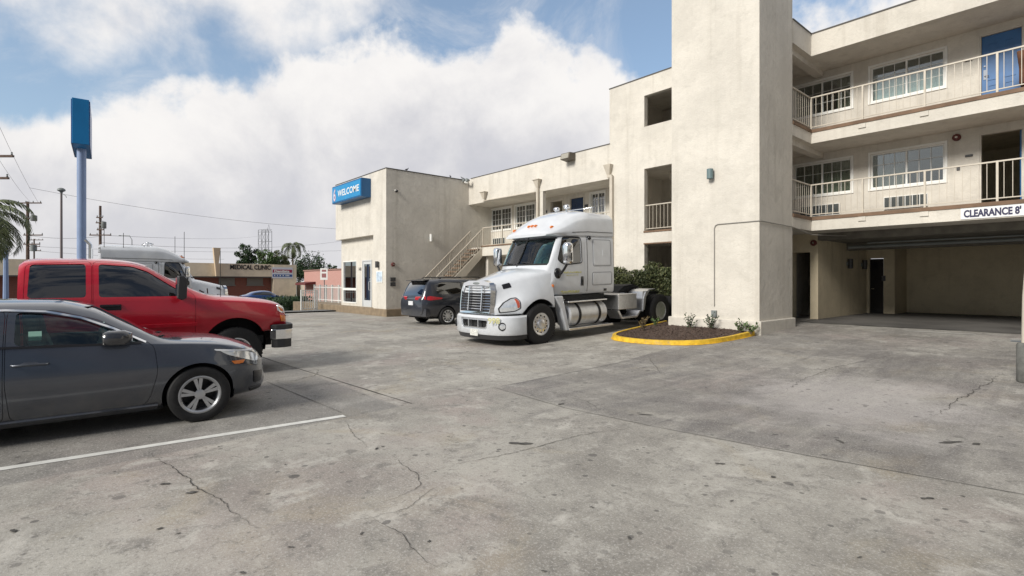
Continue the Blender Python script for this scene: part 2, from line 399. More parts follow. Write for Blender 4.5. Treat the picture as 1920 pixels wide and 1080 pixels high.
# worn bay driven smooth and dark, tyre streaks along the drive
mp = t.n('ShaderNodeMapping'); mp.inputs['Rotation'].default_value = (0, 0, .5); mp.inputs['Scale'].default_value = (2.2, .28, 1); t.l(v, mp.inputs[0])
streak = t.noise(mp.outputs[0], 1.5, 7, .68, .6)
wear = t.math('MULTIPLY', t.ramp(t.math('ADD', t.math('MULTIPLY', t.noise(v, .5, 7, .66, .5), .6), t.math('MULTIPLY', streak, .4)), .36, .60), t.ramp(X, 2.0, -2.6, .35, 1))
dk = t.math('MULTIPLY', slabB, t.math('MAXIMUM', wear, .24))
dk = t.math('MULTIPLY', dk, t.ramp(Y, 17, 9.0, .45, 1))
base = t.mix(t.math('MULTIPLY', dk, .74), base, (.085, .078, .078))
base = t.mix(t.math('MULTIPLY', slabD, .45), base, (.10, .098, .096))
base = t.mix(t.math('MULTIPLY', t.ramp(streak, .56, .70), .35), base, (.10, .092, .088))
px_ = t.math('MULTIPLY', t.math('ADD', X, 2.3), .75); py_ = t.math('MULTIPLY', t.math('SUBTRACT', Y, 8.2), .62)
rr = t.math('SQRT', t.math('ADD', t.math('MULTIPLY', px_, px_), t.math('MULTIPLY', py_, py_)))
base = t.mix(t.math('MULTIPLY', t.ramp(t.math('ADD', rr, t.math('MULTIPLY', t.math('SUBTRACT', t.noise(v, 1.1, 7, .68), .5), 2.6)), 1.5, .4), .62), base, (.37, .345, .325))
# aggregate, pits, gum and drip spots
base = t.mix(t.ramp(t.noise(v, 50, 5, .8), .51, .62, 0, .50), base, (.47, .455, .42))
base = t.mix(t.ramp(t.noise(v, 22, 6, .82), .53, .63, 0, .46), base, (.10, .094, .086))
base = t.mix(t.ramp(t.noise(v, 120, 3, .8), .52, .64, 0, .38), base, (.07, .066, .06))
for sc_, k_ in ((2.1, .13), (4.7, .22), (9.0, .25)):
    vo = t.n('ShaderNodeTexVoronoi'); vo.inputs['Scale'].default_value = sc_; t.l(v, vo.inputs['Vector'])
    sz = t.n('ShaderNodeSeparateColor'); t.l(vo.outputs['Color'], sz.inputs[0])
    spot = t.ramp(t.math('SUBTRACT', t.math('MULTIPLY', t.math('POWER', sz.outputs[0], 3.0), k_), t.math('ADD', vo.outputs['Distance'], t.math('MULTIPLY', t.math('SUBTRACT', t.noise(v, 28, 4), .5), .12))), -.012, .02)
    base = t.mix(t.math('MULTIPLY', spot, t.math('ADD', t.math('MULTIPLY', sz.outputs[1], .55), .2)), base, (.055, .052, .05))
base = t.mix(1.0, base, (1.24, 1.25, 1.275), 'MULTIPLY')
t.l(base, p.inputs['Base Color']); t.l(t.ramp(t.noise(v, 1.2, 5), .3, .7, .62, .88), p.inputs['Roughness'])
bp = t.n('ShaderNodeBump'); bp.inputs['Strength'].default_value = .30; bp.inputs['Distance'].default_value = .008
t.l(t.math('ADD', t.noise(v, 60, 5, .75), t.math('MULTIPLY', t.noise(v, 3, 4), .8)), bp.inputs['Height']); t.l(bp.outputs[0], p.inputs['Normal'])
MT['lot'] = m
gridsheet('parking_lot', fr(-27.6, 14, .8), fr(-14, 18.7, .8), 0.0, MT['lot'])
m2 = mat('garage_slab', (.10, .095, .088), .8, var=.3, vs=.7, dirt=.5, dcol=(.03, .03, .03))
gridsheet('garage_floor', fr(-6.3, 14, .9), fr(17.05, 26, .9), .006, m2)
gridsheet('street', fr(-60, -33.0, 1.5), fr(-80, 60, 3), -.012, MT['asphalt'])
gridsheet('pavement', fr(-33.0, -29.6, .8), fr(-60, 40, 2), .05, mat('pavement_concrete', (.26, .255, .24), .9, var=.15, vs=1))
gridsheet('driveway_apron', fr(-33.0, -27.6, .8), fr(-1, 12, 1), .07, mat('apron_asphalt', (.13, .13, .128), .9, var=.2, vs=1))
# ---- lines, joints, cracks: ribbons laid on the slab
def ribbon(b, pts, wd, off, jag=0.0, step=.12, seed=0, taper=False):
    rnd = random.Random(seed); P = []
    for (x0, y0), (x1, y1) in zip(pts, pts[1:]):
        n = max(1, int(math.hypot(x1-x0, y1-y0)/step))
        for i in range(n): P.append((x0+(x1-x0)*i/n, y0+(y1-y0)*i/n))
    P.append(pts[-1]); N = len(P); L = []; jx = jy = 0
    for i, (x, y) in enumerate(P):
        if jag and 0 < i < N-1:
            jx = jx*.75+rnd.uniform(-jag, jag); jy = jy*.75+rnd.uniform(-jag, jag); x += jx; y += jy
        L.append((x, y))
    vs = []
    for i, (x, y) in enumerate(L):
        a, c = L[max(0, i-1)], L[min(N-1, i+1)]; dx, dy = c[0]-a[0], c[1]-a[1]; q = math.hypot(dx, dy) or 1
        wv = wd*(rnd.uniform(.45, 1.3) if jag else 1)*(1 if not taper else max(.25, math.sin(math.pi*min(1, (i+.4)/N))))/2
        for s_ in (1, -1):
            xx, yy = x-dy/q*wv*s_, y+dx/q*wv*s_; vs.append((xx, yy, zg(xx, yy)+off))
    b.add(vs, [(2*i, 2*i+1, 2*i+3, 2*i+2) for i in range(N-1)])
def G(px, py): v = gnd(px, py); return (v.x, v.y)
MT['lineW'] = mat('road_paint', (.62, .62, .59), .7, var=.12, vs=5, dirt=.45, dcol=(.25, .24, .22))
b = MB(); ribbon(b, [(-6.36, -3.2), G(0, 880), G(646, 780)], .105, .004); tag(b.build('bay_line', MT['lineW']), 'white painted parking bay line beside the dark grey sedan', 'road marking')
MT['joint'] = mat('joint_tar', (.028, .027, .026), .9)
MT['crack'] = mat('crack_dirt', (.06, .056, .05), .95)
b = MB()
ribbon(b, [(-27, 3.2), (-11.3, 3.3), G(772, 757)], .022, .0045, .002, .3, 1)
ribbon(b, [(-27.0, 9.0), (-15, 8.9)], .012, .0045, .002, .4, 3)
tag(b.build('expansion_joint', MT['joint']), kind='structure')
b = MB(); ribbon(b, [G(772, 757), (-6.35, 7), G(1290, 648)], .010, .0045, .003, .15, 2, True)
ribbon(b, [G(930, 728), G(1060, 765), G(1215, 798), G(1500, 852), (-.45, 5.53), (2.5, 6.08)], .010, .0045, .004, .12, 5)
ribbon(b, [G(500, 716), G(640, 774)], .012, .0045, .002, .3, 6)
tag(b.build('slab_joint', mat('joint_dust', (.10, .097, .09), .95)), kind='structure')
b = MB()
for i, (pl, wd, jg) in enumerate([
    ([(645, 790), (662, 812), (690, 840)], .010, .012), ([(735, 855), (770, 880), (788, 895), (785, 912), (740, 935), (690, 950)], .008, .012),
    ([(280, 848), (330, 885), (380, 918), (420, 945), (478, 988)], .013, .014), ([(690, 968), (755, 1000), (770, 1025), (820, 1065)], .007, .010),
    ([(800, 890), (850, 872), (960, 850), (1020, 835), (1080, 818), (1150, 807), (1215, 798)], .010, .012),
    ([(1215, 668), (1232, 690), (1240, 702)], .014, .014), ([(1460, 742), (1500, 715), (1560, 690), (1700, 660)], .012, .016),
    ([(1740, 785), (1790, 755), (1880, 700)], .016, .02), ([(505, 718), (550, 715), (590, 705), (600, 690)], .016, .02),
    ([(1060, 745), (1100, 752), (1130, 772)], .010, .012), ([(640, 985), (760, 955), (830, 905)], .006, .012)]):
    ribbon(b, [G(*q) for q in pl], wd*.72, .005, jg, .032, 20+i, True)
tag(b.build('pavement_crack', MT['crack']), kind='structure')
# oil and gum stains of their own outline
b = MB(); rs = random.Random(3)
def blob(px, py, rw, rd, k=16):
    c = gnd(px, py); a0 = rs.random()*6; pts = []; rw *= .72; rd *= .62
    for i in range(k):
        a = 2*math.pi*i/k; q = .75+.35*math.sin(a*2+a0)+rs.uniform(-.16, .16)
        x = c.x+(CS*rw*math.cos(a)-SN*rd*math.sin(a))*q; y = c.y+(SN*rw*math.cos(a)+CS*rd*math.sin(a))*q
        pts.append((x, y, zg(x, y)+.0055))
    b.add(pts, [tuple(range(k))])
for q in [(310, 908, .05, .05), (360, 924, .085, .035), (25, 996, .04, .04), (300, 992, .03, .025), (335, 1001, .022, .016), (1372, 940, .022, .02), (1110, 952, .025, .02), (1612, 1046, .025, .02),
          (1350, 870, .06, .05), (975, 832, .16, .10), (1575, 828, .05, .10), (1780, 830, .22, .06), (1830, 833, .1, .05), (1450, 895, .05, .035), (1738, 935, .07, .05), (1805, 931, .022, .02), (1020, 1072, .022, .02),
          (706, 842, .03, .05), (718, 838, .02, .03), (590, 742, .03, .03), (1052, 758, .06, .1), (410, 838, .02, .02), (215, 885, .018, .018), (535, 872, .018, .02), (678, 1001, .02, .03), (1210, 778, .12, .05), (545, 1027, .03, .02), (455, 1075, .04, .02), (1180, 1010, .03, .03), (805, 1016, .025, .02)]: blob(*q)
tag(b.build('oil_stain', mat('oil_stain', (.072, .068, .062), .8, var=.5, vs=14)), kind='structure')
# street markings
b = MB()
for x in (-45.6, -46.0): b.box(x-.07, x+.07, -60, 50, -.6, -.592)
b.box(-37.6, -37.4, -60, 50, -.59, -.582)
tag(b.build('lane_line', MT['lineW']), kind='structure')
# ================================================================ the motel
S = MT['stucco']
motel = empty('motel', (-12, 16, 0), 'cream stucco motel with lobby block, balcony wings and tall square tower', 'motel', static=True)
YF, YW, YB, YR, YRW, YT = 16.1, 17.6, 18.65, 17.1, 18.65, 13.6
XT0, XT1 = -8.53, -5.98
def part(name, b, m=S, parent=motel, smooth=None, bevel=None): return b.build(name, m, parent, smooth, bevel)
def opening(px0, px1, pyt, pyb, Y):
    a, c = onY(px0, Y, pyt), onY(px1, Y, pyt); d = onY(px0, Y, pyb); return (a.x, c.x, d.z, a.z)
# --- lobby block
LX0, LX1, LY = -27.8, -22.0, 11.4
win = opening(643.5, 669, 489, 571, 11.72); dr = opening(680, 697.5, 487, 577.5, 11.72)
win = (win[0], win[1], .48, 2.72); dr = (dr[0], dr[1], .36, 2.70)
b = MB()
b.wall('x', LX0, -23.3, 3.87, 6.85, LY, 11.72)                       # upper front over the recess
b.wall('x', -23.3, LX1, .34, 6.85, LY, 11.72)
b.wall('x', LX0, LX1, .34, 6.84, 11.72, 11.98, [win, dr])
b.box(LX0, LX0+.25, 11.98, 17.6, .34, 6.84); b.box(LX1-.25, LX1, 11.98, 17.6, .342, 6.84)
b.box(LX0+.25, LX1-.25, 11.99, 17.6, 6.6, 6.78)
part('lobby_wall', b)
b = MB(); b.box(LX0+.3, LX1-.3, 13.8, 13.9, .34, 4); part('lobby_inner_wall', b, MT['garage_wall'])
b = MB(); b.box(LX0-.02, LX1+.02, LY-.02, LY+.16, 6.85, 6.885); b.box(LX1-.16, LX1+.02, LY+.16, 17.6, 6.85, 6.885); part('lobby_coping', b, MT['coping'])
def windowp(name, x0, x1, z0, z1, Y, cols=1, rows=1, sash=2, cur=None, parent=motel, fr=.045, proud=.03, glass='glass', curr=(0, 1)):
    """framed sliding window: casing and muntins, glass, curtain behind"""
    b = MB(); d0, d1 = Y-proud, Y+.10
    b.wall('x', x0-.06, x1+.06, z0-.06, z1+.06, d0, Y-.002, [(x0, x1, z0, z1)])
    b.wall('x', x0, x1, z0, z1, Y+.03, d1, [(x0+fr+i*(x1-x0-fr)/sash, x0+(i+1)*(x1-x0-fr)/sash, z0+fr, z1-fr) for i in range(sash)])
    for i in range(sash):
        a = x0+fr+i*(x1-x0-fr)/sash; c = x0+(i+1)*(x1-x0-fr)/sash
        for k in range(1, cols): xx = a+(c-a)*k/cols; b.box(xx-.0065, xx+.0065, Y+.045, Y+.062, z0+fr, z1-fr)
        for k in range(1, rows): zz = z0+(z1-z0)*k/rows; b.box(a, c, Y+.046, Y+.061, zz-.0065, zz+.0065)
    f = b.build(name, MT['white'], parent)
    g = MB(); g.box(x0+.01, x1-.01, Y+.066, Y+.072, z0+.01, z1-.01); g.build('pane', MT[glass], f)
    if cur:
        c = MB(); n = 44; L0 = x0+(x1-x0)*curr[0]; L1 = x0+(x1-x0)*curr[1]; zt = z1 if cur != 'sky_sheet' else z0+(z1-z0)*.62
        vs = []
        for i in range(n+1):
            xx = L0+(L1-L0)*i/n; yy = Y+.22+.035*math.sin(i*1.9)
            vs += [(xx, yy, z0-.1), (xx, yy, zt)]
        c.add(vs, [(2*i, 2*i+2, 2*i+3, 2*i+1) for i in range(n)]); c.build('curtain_or_sky_sheet', MT['sky_sheet' if cur == 'sky_sheet' else 'curtain_or_sky_sheet'], f, smooth=80)  # pale variant replaces a sky reflection; the darker one is cloth
    return f
# lobby window and glass door
b = MB(); x0, x1, z0, z1 = win; zm = 1.22
b.wall('x', x0, x1, z0, z1, 11.70, 11.82, [(x0+.06, x1-.06, z0+.06, zm-.06), (x0+.06, x1-.06, zm+.06, z1-.05)])
f = b.build('lobby_window', MT['white'], motel); g = MB(); g.box(x0+.02, x1-.02, 11.76, 11.768, z0+.02, z1-.02); g.build('pane', MT['glass_dark'], f)
b = MB(); x0, x1, z0, z1 = dr
b.wall('x', x0, x1, z0, z1, 11.69, 11.83, [(x0+.05, x1-.05, z0-.1, z1-.05)])
b.wall('x', x0+.055, x1-.055, z0, z1-.055, 11.72, 11.78, [(x0+.17, x1-.17, z0+.32, z1-.2)])
f = b.build('lobby_door', mat('grey_door_frame', (.55, .57, .58), .4), motel); g = MB(); g.box(x0+.15, x1-.15, 11.746, 11.754, z0+.3, z1-.18); g.build('pane', MT['glass_dark'], f)
g = MB(); hx = x1-.2; g.tube([(hx, 11.72, 1.2), (hx, 11.64, 1.2), (hx, 11.64, 1.62), (hx, 11.72, 1.62)], .018, 8); g.build('handle', MT['alu'], f)
# plinth kerb the lobby stands on
b = MB(); b.prism([(-34.5, LY-.06), (LX1+.14, LY-.06), (LX1+.14, 13.4), (LX1+.14, 16), (-28, 17), (-34.5, 12.4)], 'z', -.35, .345)
tag(b.build('lobby_kerb', MT['kerbstone'], bevel=.02), 'brown painted raised kerb along the foot of the lobby', 'kerb')
# --- two-storey wing
XW0, XW1 = LX1, -12.8
fl2 = 3.36
b = MB(); b.wall('x', XW0+.003, XW1, 5.6, 6.93, YF, YF+.22)
b.box(XW0+.003, XW1, YF+.22, 21.8, 5.602, 5.76)                      # soffit
part('wing_parapet', b)
b = MB(); b.box(XW0+.2, XW1+.02, YF-.02, YF+.2, 6.93, 6.962); part('wing_coping', b, MT['coping'])
W1 = opening(921, 958.5, 395, 433, YW); W2 = opening(966.5, 1003, 389, 428, YW)
D1 = opening(1032, 1055, 377, 440, YW); D2 = opening(1069, 1094.5, 371, 440, YW); W3 = opening(1108, 1134, 365, 402, YW)
zt = 5.47; D0 = (-22.6, onY(905, YW).x, fl2, 5.44)
W1, W2, W3 = [(w[0], w[1], 4.34, zt) for w in (W1, W2, W3)]; D1, D2 = [(w[0], w[1], fl2, 5.42) for w in (D1, D2)]
b = MB(); b.wall('x', -23.2, XW1-.003, -.1, 5.6, YW, YW+.2, [W1, W2, W3, D0, D1, D2])
part('wing_wall', b)
b = MB(); b.box(-23.5, XW1-.01, 21.6, 21.8, 0, 6.8); b.box(-27.5, -27.3, 17.7, 21.6, 0, 6.6); part('rear_wall', b)
b = MB(); b.box(-23.2, XW1-.003, YW+.2, 21.6, 3.1, 3.3); part('upper_floor', b, MT['garage_wall'])
b = MB(); b.box(-20.9, XW1-.003, YF, YW-.002, 2.91, fl2); b.box(LX1+.004, -20.9, YF+.02, YW-.002, 2.912, fl2); part('walkway_slab', b)
b = MB(); b.box(-20.93, XW1-.004, YF-.03, YF+.05, fl2, fl2+.06); part('walkway_edge', b, MT['brown'])
for nm_, Wd, c in (('window', W1, None), ('window', W2, 'curtain_or_sky_sheet'), ('window', W3, 'curtain_or_sky_sheet')):
    windowp(nm_, *Wd, YW, 3 if Wd is not W3 else 2, 4, 2, c)
def doorp(x0, x1, z0, z1, Y, m, openang=None, panels=True, parent=motel):
    b = MB(); b.wall('x', x0-.05, x1+.05, z0, z1+.05, Y-.025, Y-.002, [(x0, x1, z0-.1, z1)])
    b.wall('x', x0-.001, x1+.001, z0, z1+.001, Y+.0, Y+.14, [(x0+.03, x1-.03, z0-.1, z1-.03)])
    f = b.build('door_frame', MT['stucco'], parent)
    L = MB(); wd = x1-x0-.07; h = z1-z0-.04
    L.box(0, wd, 0, .04, .01, h)
    if panels:
        for (a, c, e, g_) in ((.14, .44, .12, .34), (.14, .44, .40, .90), (.56, .86, .12, .34), (.56, .86, .40, .90)):
            L.wall('x', wd*a, wd*c, h*e, h*g_, -.012, 0.0, [(wd*a+.035, wd*c-.035, h*e+.035, h*g_-.035)])
    d = L.build('door', m, parent, bevel=.004); d.location = (x0+.035 if openang is None else x1-.035, Y+.05, z0)
    if openang is not None: d.rotation_euler = (0, 0, R(openang))
    d.matrix_parent_inverse = Matrix.Translation(-Vector(parent.location))
    g = MB(); g.box(.035, .09, -.012, 0, h*.42, h*.55); g.tube([(.06, -.01, h*.46), (.06, -.06, h*.46), (.15, -.062, h*.46)], .011, 6); g.lathe([(.022, 0), (.022, -.02)], (.062, 0, h*.6), 'y', 12)
    g.build('handle', MT['chrome'], d); return d
doorp(*D0, YW, MT['navydoor'], panels=False); doorp(*D2, YW, MT['navydoor'])
doorp(*D1, YW, MT['navydoor'], openang=88)
def railing(name, pts, h, posts, parent=motel, sp=.153, z=None, skip0=False):
    """cream steel railing along one straight run; posts = list of distances"""
    b = MB(); a, c = Vector(pts[0]), Vector(pts[1]); d = c-a; L = d.length; u = d.normalized(); up = Vector((0, 0, 1))
    Mx = Matrix((( u.x, -u.y if abs(u.z) < .01 else 0, 0, a.x), (u.y, u.x if abs(u.z) < .01 else 0, 0, a.y), (0, 0, 1, a.z), (0, 0, 0, 1)))
    b.box(0, L, -.022, .022, h-.035, h, Mx)
    f = b.build(name, MT['rail'], parent); b = MB(); b.box(0, L, -.012, .012, .07, .095, Mx); b.build('bottom_rail', MT['rail'], f)
    b = MB(); n = int(round(L/sp))
    for i in range(1, n):
        s = L*i/n
        if min([abs(s-q) for q in posts] or [9]) > .05: b.box(s-.006, s+.006, -.006, .006, .093, h-.033, Mx)
    o = b.build('baluster', MT['rail'], f)
    for q in posts:
        b = MB(); b.box(q-.022, q+.022, -.024, .024, -.12, h+.001, Mx); b.build('post', MT['rail'], f)
    return f
railing('railing', [(-20.85, YF+.06, fl2), (XW1-.05, YF+.06, fl2)], .98, [0, 1.5, 3.0, 4.5, 6.0, 7.5])
# wing columns, downpipes and scuppers
b = MB(); c = onY(1014, YF); b.box(c.x-.1, c.x+.12, YF+.01, YF+.2, fl2, 5.6); part('column', b)
def downpipe(px, ptop, pyb, zend):
    c = onY(px, YF-.08, ptop); b = MB(); x, zt_ = c.x, c.z
    b.loft([[(x+a*.17, YF-.02-bb*.2, zt_) for a, bb in ((-1, 0), (1, 0), (1, 1), (-1, 1))], [(x+a*.06, YF-.02-bb*.11, zt_-.32) for a, bb in ((-1, 0), (1, 0), (1, 1), (-1, 1))]])
    if zend is not None: b.box(x-.05, x+.05, YF-.125, YF-.025, zend, zt_-.31)
    b.box(x-.2, x+.2, YF-.25, YF-.005, zt_, zt_+.03)
    return b.build('downpipe', MT['rail'], motel)
downpipe(1008, 338, 0, .3)
c = onY(1141, YF-.08, 309); b = MB(); x, z = c.x, c.z
b.loft([[(x-.17+.34*a, YF-.01-.2*bb, z) for a, bb in ((0, 0), (1, 0), (1, 1), (0, 1))], [(x-.06+.12*a, YF-.01-.1*bb, z-.4) for a, bb in ((0, 0), (1, 0), (1, 1), (0, 1))]])
b.box(x-.05, x+.16, YF-.12, YF-.02, z-.5, z-.4); b.box(x+.08, x+.2, YF-.125, YF-.015, .3, z-.45); b.build('downpipe', MT['rail'], motel)
downpipe(908, 361, 0, None)
b = MB(); a = onY(906, YF-.05, 378); c = onY(1003, YF-.05, 363); b.tube([(a.x, YF-.04, 5.66), (c.x, YF-.04, 5.62)], .028, 6); b.build('conduit', MT['rail'], motel)
# --- stair along the lobby side
stx0, stx1 = -21.85, -20.9; n = 17; y0s, y1s = 12.75, YF; z0s = .05
st = MB(); 
for s_ in (stx0, stx1):
    st.prism([(y0s, z0s-.05), (y0s+.34, z0s-.05), (y1s, fl2-.52), (y1s, fl2-.06), (y0s, z0s+.32)], 'x', s_-.045, s_+.045)
stair = st.build('staircase', MT['rail'], motel)
for i in range(n):
    t_ = (i+.5)/n; yy = y0s+(y1s-y0s)*t_; zz = z0s+(fl2-z0s)*(i+1)/(n+.5)
    b = MB(); b.box(stx0+.05, stx1-.05, yy-.16, yy+.14, zz-.055, zz); b.build('step', MT['brown'], stair)
for s_ in (stx0, stx1):
    b = MB(); h = .92
    b.tube([(s_, y0s, z0s+.28+h), (s_, y1s, fl2-.05+h)], .024, 6); b.tube([(s_, y0s, z0s+.45), (s_, y1s, fl2+.10)], .014, 6)
    for i in range(0, 27):
        t_ = i/26; zz = z0s+.25+(fl2-.1-z0s-.25)*t_; r_ = .02 if i % 8 == 0 else .009
        b.box(s_-r_, s_+r_, y0s+(y1s-y0s)*t_-r_, y0s+(y1s-y0s)*t_+r_, zz, zz+h+.03)
    b.build('handrail', MT['rail'], stair)
b = MB(); b.box(-20.95, -20.75, YF+.3, YW-.01, -.05, 2.91); part('stair_wall', b)
# --- three-storey stairwell block
O1 = opening(1208, 1259, 180, 238, YF); O2 = opening(1209, 1259, 317, 434, YF); O3 = opening(1209, 1259, 458, 560, YF)
xr = -9.55; ox = O1[0]
b = MB(); b.wall('x', XW1, -7.2, -.1, 9.05, YF, YF+.2, [(ox, xr, 7.25, 8.38), (ox, xr, 3.46, 5.72), (ox, xr, .3, 2.98)])
b.box(XW1, XW1+.2, YF+.2, 21.6, 5.76, 9.05); b.box(XW1, -7.2, 21.3, 21.59, 0, 9.0); b.box(XW1+.2, -7.2, YF+.2, 21.3, 8.85, 8.98)
b.box(XW1+.2, XW1+.3, YF+.2, 21.3, .1, 8.85); b.box(-7.3, -7.2, 18.9, 21.3, .1, 8.85)
b.box(XW1+.3, -7.3, YF+.2, 21.3, 5.9, 6.06); b.box(XW1+.3, -7.3, 17.6, 21.3, 3.1, 3.45); b.box(XW1+.3, -7.3, YF+.2, 17.6, 2.985, 3.45)
b.box(XW1+.3, -7.3, 19.2, 19.3, .1, 8.8)
part('stairwell_wall', b)
b = MB(); b.box(XW1-.02, XT0+.5, YF-.02, YF+.2, 9.05, 9.085); part('stairwell_coping', b, MT['coping'])
railing('railing', [(ox, YF+.1, 3.46), (xr, YF+.1, 3.46)], .95, [])
b = MB(); b.box(ox-.02, xr, YF-.025, YF+.1, 3.40, 3.462); b.box(ox-.02, xr, YF-.02, YF+.1, 2.975, 3.02); part('opening_sill', b, MT['brown'])
b = MB(); b.prism([(-10.9, 5.75), (-10.9, 5.45), (-8.8, 4.3), (-8.8, 4.75)], 'y', 17.2, 17.3); b.prism([(-10.2, 5.75), (-10.0, 5.6), (-8.8, 5.45), (-8.8, 5.6)], 'y', 17.8, 17.9); part('stair_stringer', b, MT['rail'])
# --- tower
b = MB(); b.box(XT0, XT1, YT, 15.71, .0, 11.5); part('tower', b, bevel=.015)
b = MB(); b.box(XT0-.07, XT1+.07, YT-.07, 15.75, -.05, .60); part('tower_plinth', b, bevel=.02)
# --- balcony wing on the right
XE = 6.0
Fz = {2: (3.15, 3.46), 3: (5.77, 6.09)}
def lslab(z0, z1, grow=0.0):
    g = grow; return [(-9.4, 15.72), (XT1+g, 15.72), (XT1+g, YR-g), (XE, YR-g), (XE, YRW-.003), (-9.4, YRW-.003)]
for k in (2, 3):
    z0, z1 = Fz[k]
    b = MB(); b.prism(lslab(z0, z1), 'z', z0, z1); part('balcony_slab', b)
    b = MB(); b.prism(lslab(z1, z1+.1, .025), 'z', z1, z1+.095); part('balcony_edge', b, MT['brown'])
    h = .99; zz = z1+.095
    railing('railing', [(XT1-.04, 15.75, zz), (XT1-.04, YR+.05, zz)], h, [])
    railing('railing', [(XT1-.04, YR+.05, zz), (XE-.1, YR+.05, zz)], h, [0.02, 1.36, 2.76, 4.16, 5.56, 6.96, 8.4])
    for xx in (XT1-.04+1.36, XT1-.04+2.76): 
        b = MB(); b.box(xx-.09, xx+.09, YR-.035, YR+.0, z0+.18, z0+.3); part('rail_bracket', b)
b = MB(); b.prism(lslab(8.4, 9.05), 'z', 8.4, 9.05); part('roof_fascia', b)
b = MB(); b.prism(lslab(9.05, 9.09, .02), 'z', 9.05, 9.085); part('roof_coping', b, MT['coping'])
for z_ in (8.398, 5.768): b = MB(); b.box(-6.4, -6.15, 16.0, YRW-.01, z_-.16, z_); part('soffit_beam', b)
wins = []; holes = []
xs = [(-7.05, -5.37), (-4.86, -3.10), (.4, 2.1)]; dx = (-2.37, -1.53)
for k in (2, 3):
    zf = Fz[k][1]+.09
    for i, (a, c) in enumerate(xs): wins.append((a, c, zf+.88, zf+1.93, k, i)); holes.append((a, c, zf+.88, zf+1.93))
    holes.append((dx[0], dx[1], zf, zf+2.02))
b = MB(); b.wall('x', -9.4, XE, 2.96, 8.4, YRW, YRW+.2, holes); b.box(-6.2, XE, 25.2, 25.4, 2.9, 9)
b.box(-9.4, XE, YRW+.2, 25.2, 8.5, 8.7); b.box(XE, XE+.2, YR, 25.4, 0, 9.05)
part('balcony_wall', b)
b = MB(); b.box(-9.4, XE, YRW+.2, 25.2, 5.7, 5.9); b.box(-9.4, XE, 21.9, 22.0, 3.2, 8.5); part('room_partition', b, MT['garage_wall'])
for a, c, z0, z1, k, i in wins:
    cur, cr = ('curtain_or_sky_sheet', (0, 1)) if (k, i) == (2, 0) else ('sky_sheet', (.02, .98)) if (k, i) == (3, 1) else ('curtain_or_sky_sheet', (.72, 1)) if (k, i) == (3, 0) else ('curtain_or_sky_sheet', (.0, .45))
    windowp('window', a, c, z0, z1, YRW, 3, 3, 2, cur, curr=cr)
for k, ang in ((3, None), (2, 62)):
    zf = Fz[k][1]+.09
    doorp(dx[0], dx[1], zf, zf+2.02, YRW, MT['bluedoor'], ang)
def acunit(px0, px1, Y, zc, h=.36):
    a, c = onY(px0, Y), onY(px1, Y); b = MB(); x0, x1 = a.x, c.x
    b.wall('x', x0, x1, zc-h/2, zc+h/2, Y-.06, Y-.003, [(x0+.016+(x1-x0-.016)*i/6, x0+(x1-x0-.016)*(i+1)/6, zc-h/2+.018, zc+h/2-.018) for i in range(6)])
    u = b.build('air_conditioner', MT['white'], motel)
    g = MB()
    for i in range(13):
        z = zc-h/2+.04+i*(h-.08)/12; g.prism([(Y-.05, z-.012), (Y-.046, z-.012), (Y-.012, z+.010), (Y-.016, z+.010)], 'x', x0+.02, x1-.02)
    g.box(x0+.01, x1-.01, Y-.011, Y-.004, zc-h/2+.01, zc+h/2-.01); g.build('grille', MT['grey'], u)
acunit(1658, 1740, YRW, 3.95); acunit(1500, 1576, YRW, 3.92); a = onY(935, YW); acunit(925, 948, YW, 3.75)
# --- garage under the wing
GXL = -6.2
b = MB()
b.wall('x', -9.4, GXL, -.1, 3.15, 18.3, YRW-.01, [(-6.97, -6.43, -.1, 2.57)])
b.box(GXL-.22, GXL, YRW-.01, 23.3, -.1, 2.96)
b.wall('x', GXL-.22, -5.32, -.1, 2.96, 23.3, 23.5, [(-6.12, -5.66, -.1, 2.5)])
b.box(-5.52, -5.32, 23.5, 25.0, -.1, 2.96); b.box(-5.52, XE, 25.0, 25.2, -.1, 2.96); b.box(-9.4, -9.2, 18.8, 23.3, 0, 2.96); b.box(-9.4, -6.42, 22.0, 22.2, 0, 2.96)
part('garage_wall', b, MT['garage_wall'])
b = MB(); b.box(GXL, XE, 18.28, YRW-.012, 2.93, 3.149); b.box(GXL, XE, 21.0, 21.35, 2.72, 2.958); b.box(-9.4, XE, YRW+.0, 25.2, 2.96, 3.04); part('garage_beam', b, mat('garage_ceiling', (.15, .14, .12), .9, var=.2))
b = MB(); b.tube([(-5.9, 20.2, 2.78), (XE, 20.2, 2.82)], .05, 8); b.tube([(-5.2, 19.6, 2.86), (XE, 19.6, 2.88)], .025, 8); part('ceiling_pipe', b, MT['grey'])
b = MB(); b.box(-6.10, -5.68, 23.33, 23.38, .35, 2.48); d = b.build('door', MT['blackgloss'], motel); g = MB(); g.tube([(-6.04, 23.33, 1.35), (-6.04, 23.27, 1.35), (-5.95, 23.27, 1.35)], .014, 6); g.build('handle', MT['chrome'], d)
# unseen wing added on the right, beyond the frame, to shade the court
b = MB(); hs = []
for k in (0, 1, 2):
    for y in (9.0, 12.5, 15.5): hs.append((y, y+1.8, .9+k*2.65, 2.0+k*2.65))
b.wall('y', 7.5, 25.4, 0, 9.05, 6.25, 6.45, hs); b.box(6.45, 12, 7.5, 25.4, 8.9, 9.04); b.box(12, 12.2, 7.5, 25.4, 0, 9.05); b.box(6.45, 12, 7.5, 7.7, 0, 8.9)
part('added_shade_wing', b)
for h in hs:
    b = MB(); b.box(6.30, 6.34, h[0]+.02, h[1]-.02, h[2]+.02, h[3]-.02); b.box(6.28, 6.345, (h[0]+h[1])/2-.03, (h[0]+h[1])/2+.03, h[2], h[3]); part('added_wing_window', b, MT['blackgloss'])
